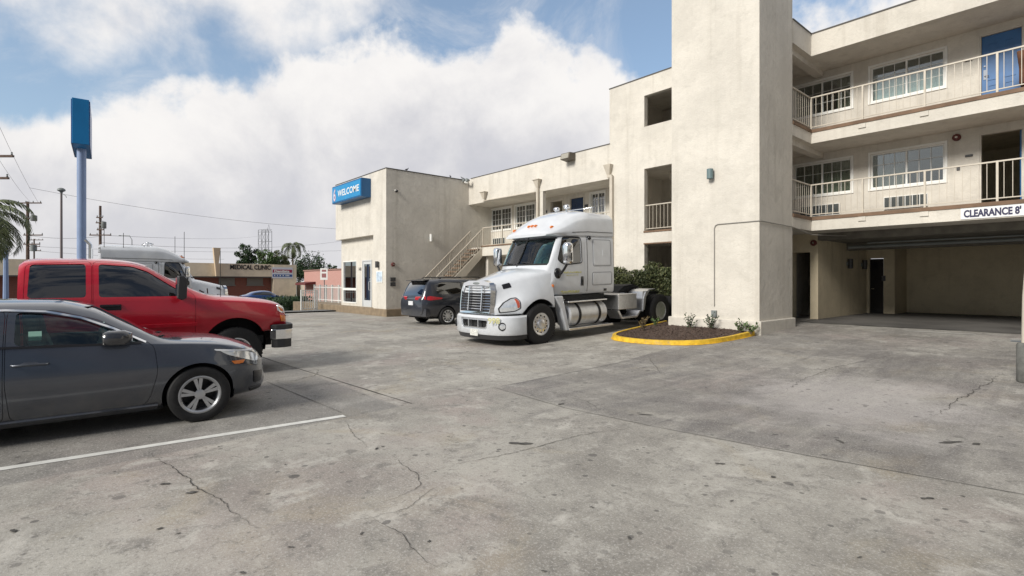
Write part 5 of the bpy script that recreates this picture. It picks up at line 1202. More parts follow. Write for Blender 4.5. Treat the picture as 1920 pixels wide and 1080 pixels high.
        # quarter fender before the drive wheels
        b = MB(); a_ = [(-4.30-E,.58),(-4.34-E,.95),(-4.46-E,1.16),(-4.62-E,1.22),(-4.95-E,1.24)]; b.prism(a_+[(y, z-.02) for y, z in a_[::-1]], 'x', s*.58, s*1.22); b.build('quarter_fender', MT['alu'], th)
        b = MB(); b.prism([(-4.29-E,.6),(-4.34-E,1.17),(-4.7-E,1.2),(-4.50-E,1.0),(-4.4-E,.6)], 'x', s*1.18, s*1.2); b.build('fender_side', MT['alu'], th)
        b = MB(); b.box(s*.62, s*1.2, -6.02-E, -5.99-E, .25, .95); b.build('mud_flap', MT['black'], th)
        wheel(th, s*1.02, 0, .52, .52, .30, .285, 'semi', s, rim_m=MT['alu'], tread=True)
        for x in (1.06, .73): wheel(th, s*x, -5.3-E, .52, .52, .28, .285, 'dual', s, rim_m=MT['alu'])
    # polished disc wheels: hand holes, nuts, hub
    for o in [c for c in th.children if c.name.startswith('wheel') and 'liner' not in c.name]:
        s = 1 if o.location.x > 0 else -1; front = abs(o.location.y) < .1; b = MB(); q = [(.285,.12),(.27,.135),(.235,.125),(.20,.10),(.13,.11),(.12,.16),(.09,.175),(.03,.18)] if front else [(.285,.12),(.27,.12),(.255,-.02),(.21,-.05),(.12,-.05),(.115,.07),(.09,.09),(.03,.092)]
        b.lathe([(r, s*x) for r, x in (q[::-1] if s > 0 else q)], (0, 0, 0), 'x', 40)
        hb = b.build('hub', MT['alu'], o, smooth=35); b = MB()
        for i in range(10):
            a = 2*math.pi*i/10; Mx = Matrix.Rotation(a, 4, 'X'); x0 = .118 if front else -.03; b.ball((s*x0, 0, .218), .012, .028, .024, 10, 6, Mx)
        b.build('hand_hole', MT['black'], o); b = MB()
        for i in range(10):
            a = 2*math.pi*(i+.5)/10; Mx = Matrix.Rotation(a, 4, 'X'); x0 = .115 if front else -.04; b.box(s*x0-.025, s*x0+.025, -.014, .014, .152, .18, Mx)
        b.build('wheel_nut', MT['chrome'], o)
    # ---- grille with chrome surround
    def gy(z): return 1.225-(z-.83)*.115
    out_ = [(-.60,.83),(.60,.83),(.615,1.05),(.60,1.42),(.52,1.60),(.30,1.66),(-.30,1.66),(-.52,1.60),(-.60,1.42),(-.615,1.05)]
    inn = [(-.555,.88),(.555,.88),(.57,1.05),(.555,1.38),(.485,1.51),(.28,1.54),(-.28,1.54),(-.485,1.51),(-.555,1.38),(-.57,1.05)]
    out_ = [(x*1.07, z) for x, z in out_]; inn = [(x*1.09, z) for x, z in inn]
    b = MB(); n = len(out_); V = [(x, gy(z)-.10, z) for x, z in out_]+[(x*.97, gy(z)+.035, z) for x, z in out_]+[(x, gy(z)+.03, z) for x, z in inn]+[(x, gy(z)-.06, z) for x, z in inn]; f = []
    for k in range(3):
        for i in range(n): j = (i+1) % n; f.append((k*n+j, k*n+i, (k+1)*n+i, (k+1)*n+j))
    b.add(V, f); gr = b.build('grille', MT['chrome'], th, smooth=30)
    b = MB(); b.add([(x, gy(z)-.045, z) for x, z in inn], [tuple(range(n))[::-1]]); b.build('grille_mesh', mat('grille_black', (.02, .02, .022), .6) if 'grille_black' not in bpy.data.materials else bpy.data.materials['grille_black'], gr)
    for i in range(9):
        z = .945+.063*i+.004*i; hw = .61 if z < 1.38 else .55; b = MB(); b.loft([[(x, gy(z)+yy-.06*(x/.6)**2, z+zz) for yy, zz in ((-.02,-.004),(.018,-.008),(.024,0),(.018,.008),(-.02,.004))] for x in (-hw, -.3, 0, .3, hw)]); b.build('grille_bar', MT['chrome'], gr, smooth=40)
    for x in (-.27, .27):
        b = MB(); b.loft([[(x+a*.022, gy(z)+yy, z) for a, yy in ((-1,-.02),(1,-.02),(.6,.045),(-.6,.045))] for z in (.9, 1.2, 1.52)]); b.build('grille_post', MT['chrome'], gr)
    b = MB(); b.ball((0, gy(1.59)+.03, 1.59), .15, .012, .035, 16, 8); b.build('badge', MT['grey'], gr, smooth=60)
    # ---- bumper
    pl = [(-1.20,.55),(-1.205,.72),(-1.17,.90),(-1.05,1.08),(-.85,1.20),(-.55,1.275),(-.2,1.30),(.2,1.30),(.55,1.275),(.85,1.20),(1.05,1.08),(1.17,.90),(1.205,.72),(1.20,.55)]
    ring = lambda z, g, dy: [(x*g, y+dy, z) for x, y in pl]+[(x*.90, y-.14, z) for x, y in pl[::-1]]
    b = MB(); b.loft([ring(.31, .985, -.02), ring(.36, 1, 0), ring(.62, 1.0, 0), ring(.74, .995, -.015), ring(.785, .97, -.05)]); bm_ = b.mesh('bp')
    bm_ = boolean(bm_, cutmesh((rounded([(-.52,.45),(.52,.45),(.58,.72),(-.58,.72)], .06), 'y', .9, 1.6)))
    bp_ = finish(bm_, 'bumper', PW, th, 30)
    b = MB(); b.loft([ring(.19, .94, -.06), ring(.31, .975, -.03)]); b.build('bumper_valance', MT['darkplastic'], th, smooth=30)
    o2 = rounded([(-.54,.43),(.54,.43),(.60,.745),(-.60,.745)], .07); i2 = rounded([(-.47,.49),(.47,.49),(.52,.665),(-.52,.665)], .06); n = len(o2)
    yy_ = lambda x: 1.305-.085*(x/.6)**2
    b = MB(); b.add([(x, yy_(x)-.02, z) for x, z in o2]+[(x, yy_(x)+.012, z) for x, z in o2]+[(x, yy_(x)+.008, z) for x, z in i2]+[(x, yy_(x)-.08, z) for x, z in i2], [(k*n+(i+1) % n, k*n+i, (k+1)*n+i, (k+1)*n+(i+1) % n) for k in range(3) for i in range(n)]); ai = b.build('air_intake', MT['alu'], bp_, smooth=30)
    b = MB(); b.box(-.5, .5, 1.10, 1.15, .47, .69); b.build('intake_mesh', MT['black'], bp_)
    for x in (-.2, .2): b = MB(); b.box(x-.018, x+.018, 1.2, 1.30, .48, .68); b.build('intake_post', MT['alu'], bp_)
    for s in (1, -1):
        b = MB(); nrm_ = Vector((s*.72, .69, 0)); c_ = Vector((s*.965, 1.137, .535)); rt = nrm_.to_track_quat('Z', 'Y').to_matrix().to_4x4(); Mx = Matrix.Translation(c_) @ rt
        b.lathe([(.10,-.03),(.10,.018),(.078,.022),(.075,.008)], (0,0,0), 'z', 20, Mx, cap=False); b.build('fog_light_ring', MT['black'], bp_, smooth=40); b = MB(); b.lathe([(.078,-.02),(.07,.010),(.03,.016),(.005,.017)], (0,0,0), 'z', 20, Mx); b.build('fog_light', MT['lens'], bp_, smooth=60)
    b = MB(); b.box(-.20, .12, 1.30, 1.312, .27, .43); b.build('licence_plate', mat('truck_plate', (.62, .62, .58), .5, var=.35, vs=28) if 'truck_plate' not in bpy.data.materials else bpy.data.materials['truck_plate'], th)
    # ---- chassis
    b = MB()
    for s in (1, -1): b.box(s*.36, s*.46, -6.25-E, 1.0, .82, 1.10)
    for y in (-6.1-E, -4.6-E, -3.4-E): b.box(-.36, .36, y-.05, y+.05, .85, 1.07)
    b.box(-.5, .5, -1.2, .8, .7, 1.2); b.tube([(-1.0, 0, .52), (1.0, 0, .52)], .07, 8); b.tube([(-.9, -5.3-E, .52), (.9, -5.3-E, .52)], .11, 8); b.ball((0, -5.3-E, .52), .25, .28, .28)
    b.build('chassis', MT['black'], th)
    b = MB(); b.box(-.60, .60, -4.2-E, yb-.12, 1.10, 1.13); b.build('deck_plate', MT['alu'], th)
    b = MB(); b.prism([(-.46,-4.55-E),(.46,-4.55-E),(.50,-4.9-E),(.46,-5.3-E),(.2,-5.55-E),(.12,-5.1-E),(-.12,-5.1-E),(-.2,-5.55-E),(-.46,-5.3-E),(-.50,-4.9-E)], 'z', 1.20, 1.26, Matrix.Translation((0, 0, -.45)) @ Matrix.Rotation(R(-5), 4, 'X')); b.box(-.45, .45, -5.1-E, -4.8-E, 1.08, 1.24); b.build('fifth_wheel', MT['steel'], th, bevel=.01)
    b = MB(); b.prism([(-3.9-E,1.13),(-4.25-E,1.34),(-4.75-E,1.38),(-5.0-E,1.30),(-5.0-E,1.26),(-3.9-E,1.10)], 'x', -.55, .55); b.build('coupling_cover', MT['black'], th, bevel=.02)
    for x in (-.3, .1, .35):
        b = MB(); b.tube([(x, yb-.02, 1.9), (x+.03, yb-.2, 1.75), (x-.05, yb-.35, 1.35), (x, yb-.6, 1.2)], .02, 6); b.build('air_hose', MT['black'], th, smooth=60)
    if text:
        for (y0, y1, zc, h, seed) in ((-.92, -1.60, 1.815, .045, 1), (-.84, -1.55, 1.30, .05, 2), (-1.0, -1.45, 1.74, .02, 3), (-.9, -1.5, 1.245+.015, .018, 4)):
            rr = random.Random(seed); y = y0; b = MB()
            while y > y1:
                l = rr.uniform(.02, .05)
                for k in range(2):
                    zz = zc+rr.uniform(-.3, .3)*h; p = surf(bc_, y-l/2, zz, -1, .006)
                    b.box(p.x-.002, p.x+.006, y-l, y, zz-h*rr.uniform(.15,.4), zz+h*rr.uniform(.15,.4))
                y -= l+rr.choice((.008, .008, .03))
            b.build('door_lettering', MT['yellowtxt'], th)
        me = textmesh('998', .20, .002, .004); Mx = Matrix.Translation((-.62, 1.272, .60)) @ Matrix.Rotation(math.pi+R(20), 4, 'Z') @ Matrix.Rotation(math.pi/2, 4, 'X')
        me.transform(Matrix.Translation((-1.02, 1.125, .615)) @ Matrix.Rotation(math.pi-R(-38), 4, 'Z') @ Matrix.Rotation(math.pi/2, 4, 'X') @ Matrix.Translation((-.40, 0, .012)))
        me.materials.clear(); me.materials.append(MT['yellowtxt']); obj('unit_number', me, th)
    return th
semi('semi_truck', (-10.72, 9.30, .02), (R(-1.7), 0, R(180)), 'white tractor unit with chrome grille parked nose out beside the tower')
far = semi('semi_truck', (-30.9, 5.45, -.24), (0, 0, R(0)), 'white tractor unit seen over the red pickup, only roof and hood showing', 1.0, False)
for s, y, h in ((1, -3.9, 1.3), (1, -3.2, 1.1), (-1, -.9, 1.2), (1, -.8, 1.3)): b = MB(); b.tube([(s*1.0, y, 2.9), (s*1.0, y, 3.0+h)], .012, 5); b.build('antenna', MT['black'], far)
b = MB(); b.tube([(-.9, -4.3, 1.3), (-.9, -4.3, 3.6), (-.9, -4.5, 3.85)], .09, 10); b.build('exhaust_stack', MT['chrome'], far, smooth=50)
# ================================================================ across the street
def P3(v): return Vector(v)
GS = -.6
XC = -68.0
cl = empty('clinic', (XC, 10, GS), 'low tan clinic building with brick walls and slanted roof fin', 'building', static=True)
MT['tan'] = mat('tan_stucco', (.76, .65, .49), .9, var=.08, vs=1.5); MT['brick'] = brickmat('red_brick', (.30, .10, .065), (.24, .075, .05), (.25, .2, .17), 5)
y_end = onX(508, XC).y; y_end2 = onX(551, XC).y
b = MB(); b.box(XC-.1, XC+.9, -9, y_end, 2.22, 3.72); b.build('fascia', MT['tan'], cl)
b = MB(); b.box(XC-12, XC+.0, -9, y_end, GS, 2.2); b.box(XC-12, XC-.12, -9, y_end2-.01, 2.23, 3.6); b.build('brick_wall', MT['brick'], cl)
b = MB(); b.box(XC-12, XC+.95, y_end+.01, y_end2, GS, 3.70); b.build('end_block', MT['tan'], cl)
b = MB(); b.box(XC-.1, XC+.92, -9, y_end-.01, 2.1, 2.215); b.build('soffit_trim', MT['coping'], cl)
b = MB(); a = onX(398, XC+1.0); c = onX(412, XC+1.0); b.prism([(a.y+.3, 2.25), (c.y-.35, 2.25), (c.y, 5.45), (a.y+.02, 5.45)], 'x', XC+.92, XC+1.5); b.build('roof_fin', mat('pale_fin', (.56, .44, .31), .9), cl)
for (pa, pb) in ((410, 440), (463, 493), (330, 360)):
    a, c = onX(pa, XC), onX(pb, XC); b = MB(); b.box(XC+.005, XC+.06, a.y, c.y, 1.2, 2.05); b.box(XC+.061, XC+.12, a.y-.1, c.y+.1, 1.1, 1.2); f = b.build('window', mat('window_blind', (.22, .21, .18), .5), cl)
a = onX(431, XC+.91, 504.5)
settext('lettering', 'MEDICAL CLINIC', .74, Matrix.Translation((XC+.91, a.y, a.z-.0)) @ Matrix.Rotation(math.pi/2, 4, 'Z') @ Matrix.Rotation(math.pi/2, 4, 'X'), mat('dark_letters', (.02, .018, .016), .5), cl, .03, .02, sx=(onX(507, XC+.91).y-a.y)/(.74*7.55))
bn = empty('clinic_banner', (XC+.97, y_end, 2.1), 'white banner reading Dentista with red and blue bands on the clinic end block', 'banner', static=True)
a, c = onX(510, XC+1, 501), onX(549, XC+1, 522); z0, z1 = c.z, a.z; H = z1-z0; W_ = c.y-a.y
b = MB(); b.box(XC+.96, XC+.98, a.y, c.y, z0, z1); b.build('sheet', mat('banner_white', (.66, .68, .74), .6), bn)
b = MB(); b.box(XC+.981, XC+.986, a.y+.08, c.y-.08, z0+H*.52, z0+H*.80); b.build('red_band', mat('banner_red', (.36, .03, .08), .6), bn)
b = MB(); b.box(XC+.981, XC+.986, a.y+.08, c.y-.08, z0+H*.14, z0+H*.36); b.build('blue_band', mat('banner_blue', (.03, .10, .30), .6), bn)
settext('lettering', 'Dentista', H*.30, Matrix.Translation((XC+.99, a.y+.25, z0+H*.55)) @ Matrix.Rotation(math.pi/2, 4, 'Z') @ Matrix.Rotation(math.pi/2, 4, 'X'), MT['white'], bn, .004, .02, sx=(W_-.5)/(H*.30*3.75))
b = MB(); rr = random.Random(5); y = a.y+.25
while y < c.y-.5: l = rr.uniform(.08, .16); b.box(XC+.987, XC+.99, y, y+l, z0+H*.20, z0+H*.31); y += l+rr.choice((.05, .05, .2))
b.build('small_print', MT['white'], bn)
# pink brick building
pb_ = empty('pink_wall', (-56, 22, GS), 'pink painted brick wall behind the white fence', 'wall', static=True)
b = MB(); b.box(-63, -46, 22, 22.3, GS, 2.85); b.build('brickwork', brickmat('pink_brick', (.50, .27, .23), (.46, .24, .2), (.52, .36, .32), 3), pb_)
b = MB(); b.box(-63.1, -45.9, 21.9, 22.4, 2.85, 2.98); b.build('cap', mat('wall_cap', (.30, .18, .15), .9), pb_)
aw = empty('awning', (-60, 21, 1.2), 'dark red awning by the street before the pink wall', 'awning', static=True)
p = atd(577, 540, 60); b = MB(); b.prism([(p.y-.8, p.z+.55), (p.y+.9, p.z+.8), (p.y+.9, p.z+.5), (p.y-.8, p.z+.35)], 'x', p.x-1.8, p.x+1.4); b.build('canopy', mat('dark_red_canvas', (.13, .03, .03), .9), aw)
b = MB()
for dx_ in (-1.6, 1.2): b.tube([(p.x+dx_, p.y-.7, GS), (p.x+dx_, p.y-.7, p.z+.5)], .05, 6)
b.build('post', MT['grey'], aw)
# stone wall stub behind gate
b = MB(); b.box(-70, -62, 23.0, 23.3, GS, 1.6); tag(b.build('boundary_wall', mat('pale_block', (.42, .38, .32), .9, var=.1)), 'pale low block wall between the clinic and the pink wall', 'wall')
# white fence and gate
def fence(name, a, c, z, h, label, cat, n, frame=False):
    a, c = Vector((*a, 0)), Vector((*c, 0)); th = empty(name, (a.x, a.y, z), label, cat); d = c-a; L = d.length; an = math.atan2(d.y, d.x); th.rotation_euler = (0, 0, an)
    b = MB(); b.box(0, L, -.02, .02, h-.16, h-.12); b.box(0, L, -.02, .02, .12, .16)
    if frame: b.box(0, L, -.02, .02, h-.02, h+.02)
    b.build('rail', MT['white'], th)
    for i in range(n+1):
        x = L*i/n; pst = i % 6 == 0 or i == n; b = MB(); r_ = .035 if pst else .012; b.box(x-r_, x+r_, -r_, r_, 0, h+(.03 if pst else 0)); b.build('post' if pst else 'picket', MT['white'], th)
    return th
fence('fence', (-34.2, 12.6), (-28.3, 12.6), .345, 1.05, 'white picket railing running left from the lobby', 'fence', 36)
fence('gate', (-29.5, 10.15), (-29.6, 11.05), -.02, 1.15, 'white barred gate panel at the end of the lobby kerb', 'gate', 7, True)
sp_ = empty('street_sign', (*atd(608, 545, 45).xy, GS), 'white parking sign on a thin post before the pink wall', 'street sign')
zt_ = atd(608, 503, 45).z-GS; b = MB(); b.box(-.03, .03, -.03, .03, 0, zt_); b.build('post', MT['grey'], sp_)
b = MB(); b.box(-.045, -.033, -.02, .02, 0, .01); b.box(-.33, .30, -.045, -.032, zt_-1.0, zt_); o = b.build('panel', MT['white'], sp_); o.rotation_euler = (0, 0, YAW)
b = MB(); b.box(-.2, .18, -.052, -.046, zt_-.30, zt_-.12); b.box(-.2, .18, -.052, -.046, zt_-.8, zt_-.45); o = b.build('marking', mat('sign_marking', (.30, .12, .12), .6), sp_); o.rotation_euler = (0, 0, YAW)
# ================================================================ foliage
def leafcloud(mb, rnd, c, rad, n, size, clumps, flat=1.0):
    C_ = []
    for _ in range(clumps):
        v = Vector((rnd.gauss(0, 1), rnd.gauss(0, 1), rnd.gauss(0, 1))).normalized()*rnd.uniform(.35, .95)
        C_.append((Vector((c[0]+v.x*rad[0], c[1]+v.y*rad[1], c[2]+v.z*rad[2])), rnd.uniform(.22, .42)))
    for _ in range(n):
        q, k = rnd.choice(C_); v = Vector((rnd.gauss(0, 1), rnd.gauss(0, 1), rnd.gauss(0, 1))).normalized()*(rnd.random()**.45)
        p = q+Vector((v.x*rad[0]*k, v.y*rad[1]*k, v.z*rad[2]*k)); s = size*rnd.uniform(.6, 1.3)
        a = Vector((rnd.gauss(0, 1), rnd.gauss(0, 1), rnd.gauss(0, .7))).normalized(); e = a.orthogonal().normalized(); e.rotate(Matrix.Rotation(rnd.random()*6.28, 3, a)); f = a.cross(e)
        mb.add([p-e*s, p-f*s*.42, p+e*s, p+f*s*.42], [(0, 1, 2, 3)])
def tree(name, base, h, rad, label, n, size, m, seed, trunk_r=.18, clumps=26, cat='tree', group=None):
    rnd = random.Random(seed); th = empty(name, base, label, cat, group); b = MB(); top = h-rad[2]
    b.tube([(0, 0, -.1), (.05, .03, top*.5), (0, .08, top)], trunk_r, 8, r1=trunk_r*.6)
    for i in range(6):
        a = i*1.05+seed; b.tube([(0, .05, top*.85), (rad[0]*.35*math.cos(a), rad[1]*.35*math.sin(a), top+rad[2]*.1), (rad[0]*.65*math.cos(a), rad[1]*.65*math.sin(a), top+rad[2]*(.2+.1*(i % 3)))], trunk_r*.4, 5, r1=.03)
    b.build('trunk', MT['bark'], th); b = MB(); leafcloud(b, rnd, (0, 0, h-rad[2]), rad, n, size, clumps); b.build('crown', m, th); return th
tg = 'trees behind the clinic'
def trpos(px, d): v = atd(px, HY, d); return (v.x, v.y, GS)
def hgt(py, d): return EYE+(HY-py)/FPX*d-GS
tree('broadleaf_tree', trpos(462, 84), hgt(457, 84), (1.7, 1.7, 1.9), 'round dark tree above the clinic lettering', 2600, .17, MT['leaf_dark'], 2, .2, 22)
tree('broadleaf_tree', trpos(503, 82), hgt(465, 82), (2.2, 2.2, 1.7), 'mid green bushy tree between the dark tree and the palm', 2400, .17, MT['leaf_mid'], 3, .2, 24)
tree('broadleaf_tree', trpos(520, 88), hgt(468, 88), (2.0, 2.0, 1.6), 'darker green tree directly left of the palm', 2000, .17, MT['leaf_olive'], 4, .2, 20)
tree('broadleaf_tree', trpos(582, 70), hgt(466, 70), (2.5, 2.5, 2.5), 'loose dark tree with see-through crown right of the palm', 1900, .16, MT['leaf_dark'], 5, .16, 34)
tree('broadleaf_tree', trpos(560, 76), hgt(486, 76), (1.6, 1.6, 2.2), 'dark leafy tree behind the clinic end block', 1700, .17, MT['leaf_dark'], 8, .16, 20)
tree('shrub_tree', trpos(628, 60), hgt(495, 60), (1.0, 1.0, 1.0), 'small dark treetop just above the pink wall', 900, .12, MT['leaf_dark'], 6, .1, 14)
tree('broadleaf_tree', trpos(330, 80), hgt(474, 80), (1.6, 1.6, 1.1), 'reddish treetop beyond the far tractor unit', 1200, .15, leafmat('reddish_foliage', (.10, .035, .03), (.22, .10, .09)), 9, .15, 18)
def palm(base, h, label, nf, L, seed, droop=1.0, trunk_r=.16, lean=(0, 0), leaf=.55):
    rnd = random.Random(seed); th = empty('palm_tree', base, label, 'palm tree'); top = Vector((lean[0], lean[1], h))
    b = MB(); b.tube([(0, 0, -.1), (lean[0]*.3, lean[1]*.3, h*.5), tuple(top)], trunk_r*1.2, 10, r1=trunk_r*.85); b.build('trunk', MT['bark'], th)
    for i in range(nf):
        a = 2*math.pi*i/nf+rnd.uniform(-.25, .25); el = rnd.uniform(-.25, 1.15); d = Vector((math.cos(a), math.sin(a), 0)); P = []; p = top.copy(); e = el; N = 16
        for k in range(N): P.append(p.copy()); p = p+(d*math.cos(e)+Vector((0, 0, math.sin(e))))*(L/N); e -= droop*(.10+.09*k/N)*rnd.uniform(.9, 1.1)
        b = MB(); b.tube(P, .03, 5, r1=.006); sd = Vector((-d.y, d.x, 0))
        for k in range(2, N-1):
            for j in range(3):
                q = P[k]+(P[k+1]-P[k])*(j/3); t_ = (P[k+1]-P[k]).normalized(); ll = leaf*(1-abs(k/N-.45)*1.1)*rnd.uniform(.85, 1.1)
                for s in (1, -1):
                    tip = q+sd*s*ll*.72+t_*ll*.45+Vector((0, 0, -ll*rnd.uniform(.30, .6))); w_ = t_*.022
                    mid = q+(tip-q)*.5+Vector((0, 0, ll*.07)); b.add([q-w_, mid-w_*1.2, tip, mid+w_*1.2, q+w_], [(0, 1, 2, 3, 4)])
        b.build('frond', MT['leaf_palm'], th)
    return th
palm(trpos(549, 80), hgt(462, 80), 'palm tree with drooping fronds behind the clinic end block', 15, 3.0, 4, 1.5, .14, leaf=.7)
v = atd(-52, HY, 20); palm((v.x, v.y, -.1), 4.2, 'palm whose long fronds hang into the left edge above the pickup', 26, 2.7, 11, 1.35, .2, leaf=.62)
# hedge in the street and hedge behind the tractor
def hedge(name, x0, x1, y0, y1, z0, z1, n, size, m, label, seed, rotz=0, stems=True):
    rnd = random.Random(seed); th = empty(name, ((x0+x1)/2, (y0+y1)/2, z0), label, 'hedge'); b = MB(); hx, hy, hz = (x1-x0)/2, (y1-y0)/2, z1-z0
    for i in range(n):
        p = Vector((rnd.uniform(-hx, hx), rnd.uniform(-hy, hy), rnd.random()**.8*hz)); 
        p.z *= .93+.07*math.sin(p.x*3.1+seed)+.05*math.sin(p.x*9)
        s = size*rnd.uniform(.6, 1.4); a = Vector((rnd.gauss(0, 1), rnd.gauss(-.6, 1), rnd.gauss(.3, .8))).normalized(); e = a.orthogonal().normalized(); e.rotate(Matrix.Rotation(rnd.random()*6.28, 3, a)); f = a.cross(e)
        b.add([p-e*s, p-f*s*.45, p+e*s, p+f*s*.45], [(0, 1, 2, 3)])
    b.build('foliage', m, th)
    if stems:
        b = MB()
        for i in range(int((x1-x0+y1-y0)*5)):
            x, y = rnd.uniform(-hx, hx), rnd.uniform(-hy*.8, hy*.8); b.tube([(x, y, 0), (x+rnd.uniform(-.1, .1), y, hz*.5), (x+rnd.uniform(-.25, .25), y+rnd.uniform(-.1, .1), hz*rnd.uniform(.8, 1.08))], .012, 4, r1=.004)
        b.build('stem', MT['bark'], th)
    return th
v = atd(545, HY, 36); hedge('hedge', v.x-2.4, v.x+1.2, v.y-1.2, v.y+1.3, -.5, .62, 5200, .075, MT['leaf_dark'], 'clipped dark hedge along the pavement before the clinic', 3, stems=False)
a_, c_ = onY(1152, 15.7), onY(1262, 15.7); hedge('hedge', -12.7, -8.8, 15.35, 16.02, .1, 2.22, 15000, .052, MT['leaf_olive'], 'leafy hedge against the stairwell wall behind the tractor unit', 7)
hg = bpy.data.objects['hedge.001']; b = MB(); b.box(-1.95, 1.95, .12, .30, 0, 1.5); 
# ================================================================ poles, lines, pylon sign
psg = empty('pylon_sign', (*atd(152, HY, 24.6).xy, -.3), 'tall blue pylon sign on a lilac pole, seen edge on', 'pylon sign', rot=(0, 0, R(-3.2)))
zs = lambda py, d: EYE+(HY-py)/FPX*d+.3
z0, z1 = zs(268.5, 24), zs(183, 24)
MT['pblue'] = mat('pylon_blue', (.004, .17, .42), .4, var=.08, vs=1); MT['plilac'] = mat('lilac_pole_paint', (.24, .32, .50), .45, var=.06, vs=2)
b = MB(); b.box(-3.0, .6, -.31, .31, z0, z1); b.build('cabinet', MT['pblue'], psg, bevel=.02)
for s in (1, -1): b = MB(); b.box(-2.96, .52, s*.312, s*.345, z0-.0, z1-.05); b.build('sign_face', mat('pylon_face', (.02, .10, .30), .3) if 'pylon_face' not in bpy.data.materials else bpy.data.materials['pylon_face'], psg)
b = MB(); b.tube([(-.6, 0, 0), (-.6, 0, z0+.02)], .18, 24); b.build('pole', MT['plilac'], psg, smooth=40)
def upole(px, pytop, d, label, arms, w=.13, stuff=(), arm_ang=None, m='wood'):
    v = atd(px, HY, d); th = empty('utility_pole', (v.x, v.y, GS), label, 'utility pole', rot=(0, 0, YAW+(arm_ang or 0))); zt = EYE+(HY-pytop)/FPX*d-GS
    b = MB(); b.tube([(0, 0, 0), (0, 0, zt)], w*1.15, 8, r1=w*.8); b.build('pole', MT[m], th); s = d/FPX
    for (py, l, r_) in arms:
        z = EYE+(HY-py)/FPX*d-GS; b = MB(); b.box(-l*s, r_*s, -.06-w, -w*.6, z-.06, z+.06)
        b.build('crossarm', MT['wood'], th); n = max(2, int((l+r_)*s/.7))
        for i in range(n+1): b = MB(); x = -l*s+.08+(l+r_)*s*.95*i/n; b.lathe([(.03,0),(.055,.05),(.03,.10),(.05,.14),(.02,.18)], (x, -.03-w*.8, z+.06), 'z', 8); b.build('insulator', MT['grey'], th)
    for (dx_, py, wd, hh) in stuff:
        z = EYE+(HY-py)/FPX*d-GS; b = MB(); b.lathe([(wd*s*.9, -hh*s/2), (wd*s, -hh*s/2+.04), (wd*s, hh*s/2-.06), (wd*s*.6, hh*s/2)], (dx_*s, -.1, z), 'z', 14); b.box(min(0, dx_*s), max(0, dx_*s), -.13, -.06, z-.04, z+.04); b.build('transformer', MT['grey'], th, smooth=40)
    return th
upole(52, 378, 58, 'leaning dark utility pole with transformer left of the street lamp', [(381, 30, 28), (410, 5, 6), (424, 5, 6), (441, 5, 30), (458, 5, 25)], .16, [(13, 409, 5, 11)])
upole(188, 386, 60, 'dark utility pole with transformer just right of the blue pylon sign', [(408, 5, 6), (418, 6, 6), (431, 4, 8), (441, 18, 22)], .15, [(8, 422, 4, 13)])
upole(64, 448, 95, 'distant thin utility pole beside the palm fronds', [(450, 12, 18), (462, 12, 12), (470, 14, 14)], .13, [(0, 465, 5, 12)])
upole(-40, 270, 30, 'near utility pole just outside the left edge, crossarm ends showing', [(294, 40, 70), (335, 40, 61)], .16)
upole(11, 452, 40, 'short lilac post rising behind the tan wall at the left edge', [], .16, m='plilac')
v = atd(115, HY, 40); sl_ = empty('street_lamp', (v.x, v.y, GS), 'tall grey street lamp with a round dome head', 'street lamp'); h = EYE+(HY-356)/FPX*40-GS
b = MB(); b.tube([(0, 0, 0), (0, 0, h-.2)], .10, 10, r1=.07); b.build('pole', mat('lamp_pole', (.20, .17, .17), .6), sl_, smooth=50)
b = MB(); b.lathe([(.06,-.3),(.10,-.16),(.26,-.06),(.24,.06),(.12,.14),(.02,.16)], (0, 0, h), 'z', 20); b.build('lamp_head', MT['grey'], sl_, smooth=50)
b = MB(); b.tube([(0, 0, h-.25), (.25, .25, h-.45), (.3, .3, h-.6)], .02, 6); b.build('photocell', MT['grey'], sl_)
lc = atd(240, 442, 90); l2 = empty('street_lamp', (lc.x, lc.y, GS), 'far cobra-head street lamp arm beyond the pylon sign', 'street lamp'); b = MB(); hz = lc.z-GS; b.tube([(.6, .5, 0), (.6, .5, hz*.93), (.2, .2, hz), (-.8, -.9, hz+.05)], .06, 6); b.build('pole', MT['grey'], l2)
b = MB(); b.ball((-.95, -1.05, hz+.03), .22, .2, .07); b.build('lamp_head', MT['grey'], l2)
MT['wire'] = mat('cable', (.05, .05, .055), .7); MT['wire2'] = mat('pale_cable', (.20, .20, .21), .7)
def wire(a, c, sag, label, r=.018, m='wire'):
    b = MB(); a, c = Vector(a), Vector(c); b.tube([tuple(a.lerp(c, i/14)-Vector((0, 0, sag*4*(i/14)*(1-i/14)))) for i in range(15)], r, 4); tag(b.build('power_line', MT[m]), label, 'power line', 'overhead lines across the sky')
wire(atd(55, 352, 58), atd(700, 432, 75), .9, 'overhead line crossing from the leaning pole to behind the lobby', .017, 'wire2')
wire(atd(-40, 150, 30), atd(72, 380, 58), .4, 'steep overhead line dropping from the top left edge', .011, 'wire2')
wire(atd(-40, 235, 30), atd(60, 382, 58), .4, 'steep overhead line under the topmost one at the left edge', .010, 'wire2')
wire(atd(188, 441, 60), atd(495, 440, 300), 1.2, 'overhead line running from the pole beside the pylon sign to the lattice tower', .02, 'wire2')
wire(atd(50, 441, 58), atd(188, 443, 60), .3, 'overhead line between the two dark utility poles', .015)
wire(atd(60, 462, 95), atd(640, 470, 120), .6, 'low overhead line just above the clinic roof', .022, 'wire2')
wire(atd(188, 455, 60), atd(640, 452, 110), 1.0, 'overhead line passing through the treetops to the lobby', .018, 'wire2')
wire(atd(64, 470, 95), atd(420, 486, 100), .4, 'lowest overhead line behind the far tractor unit', .022, 'wire2')
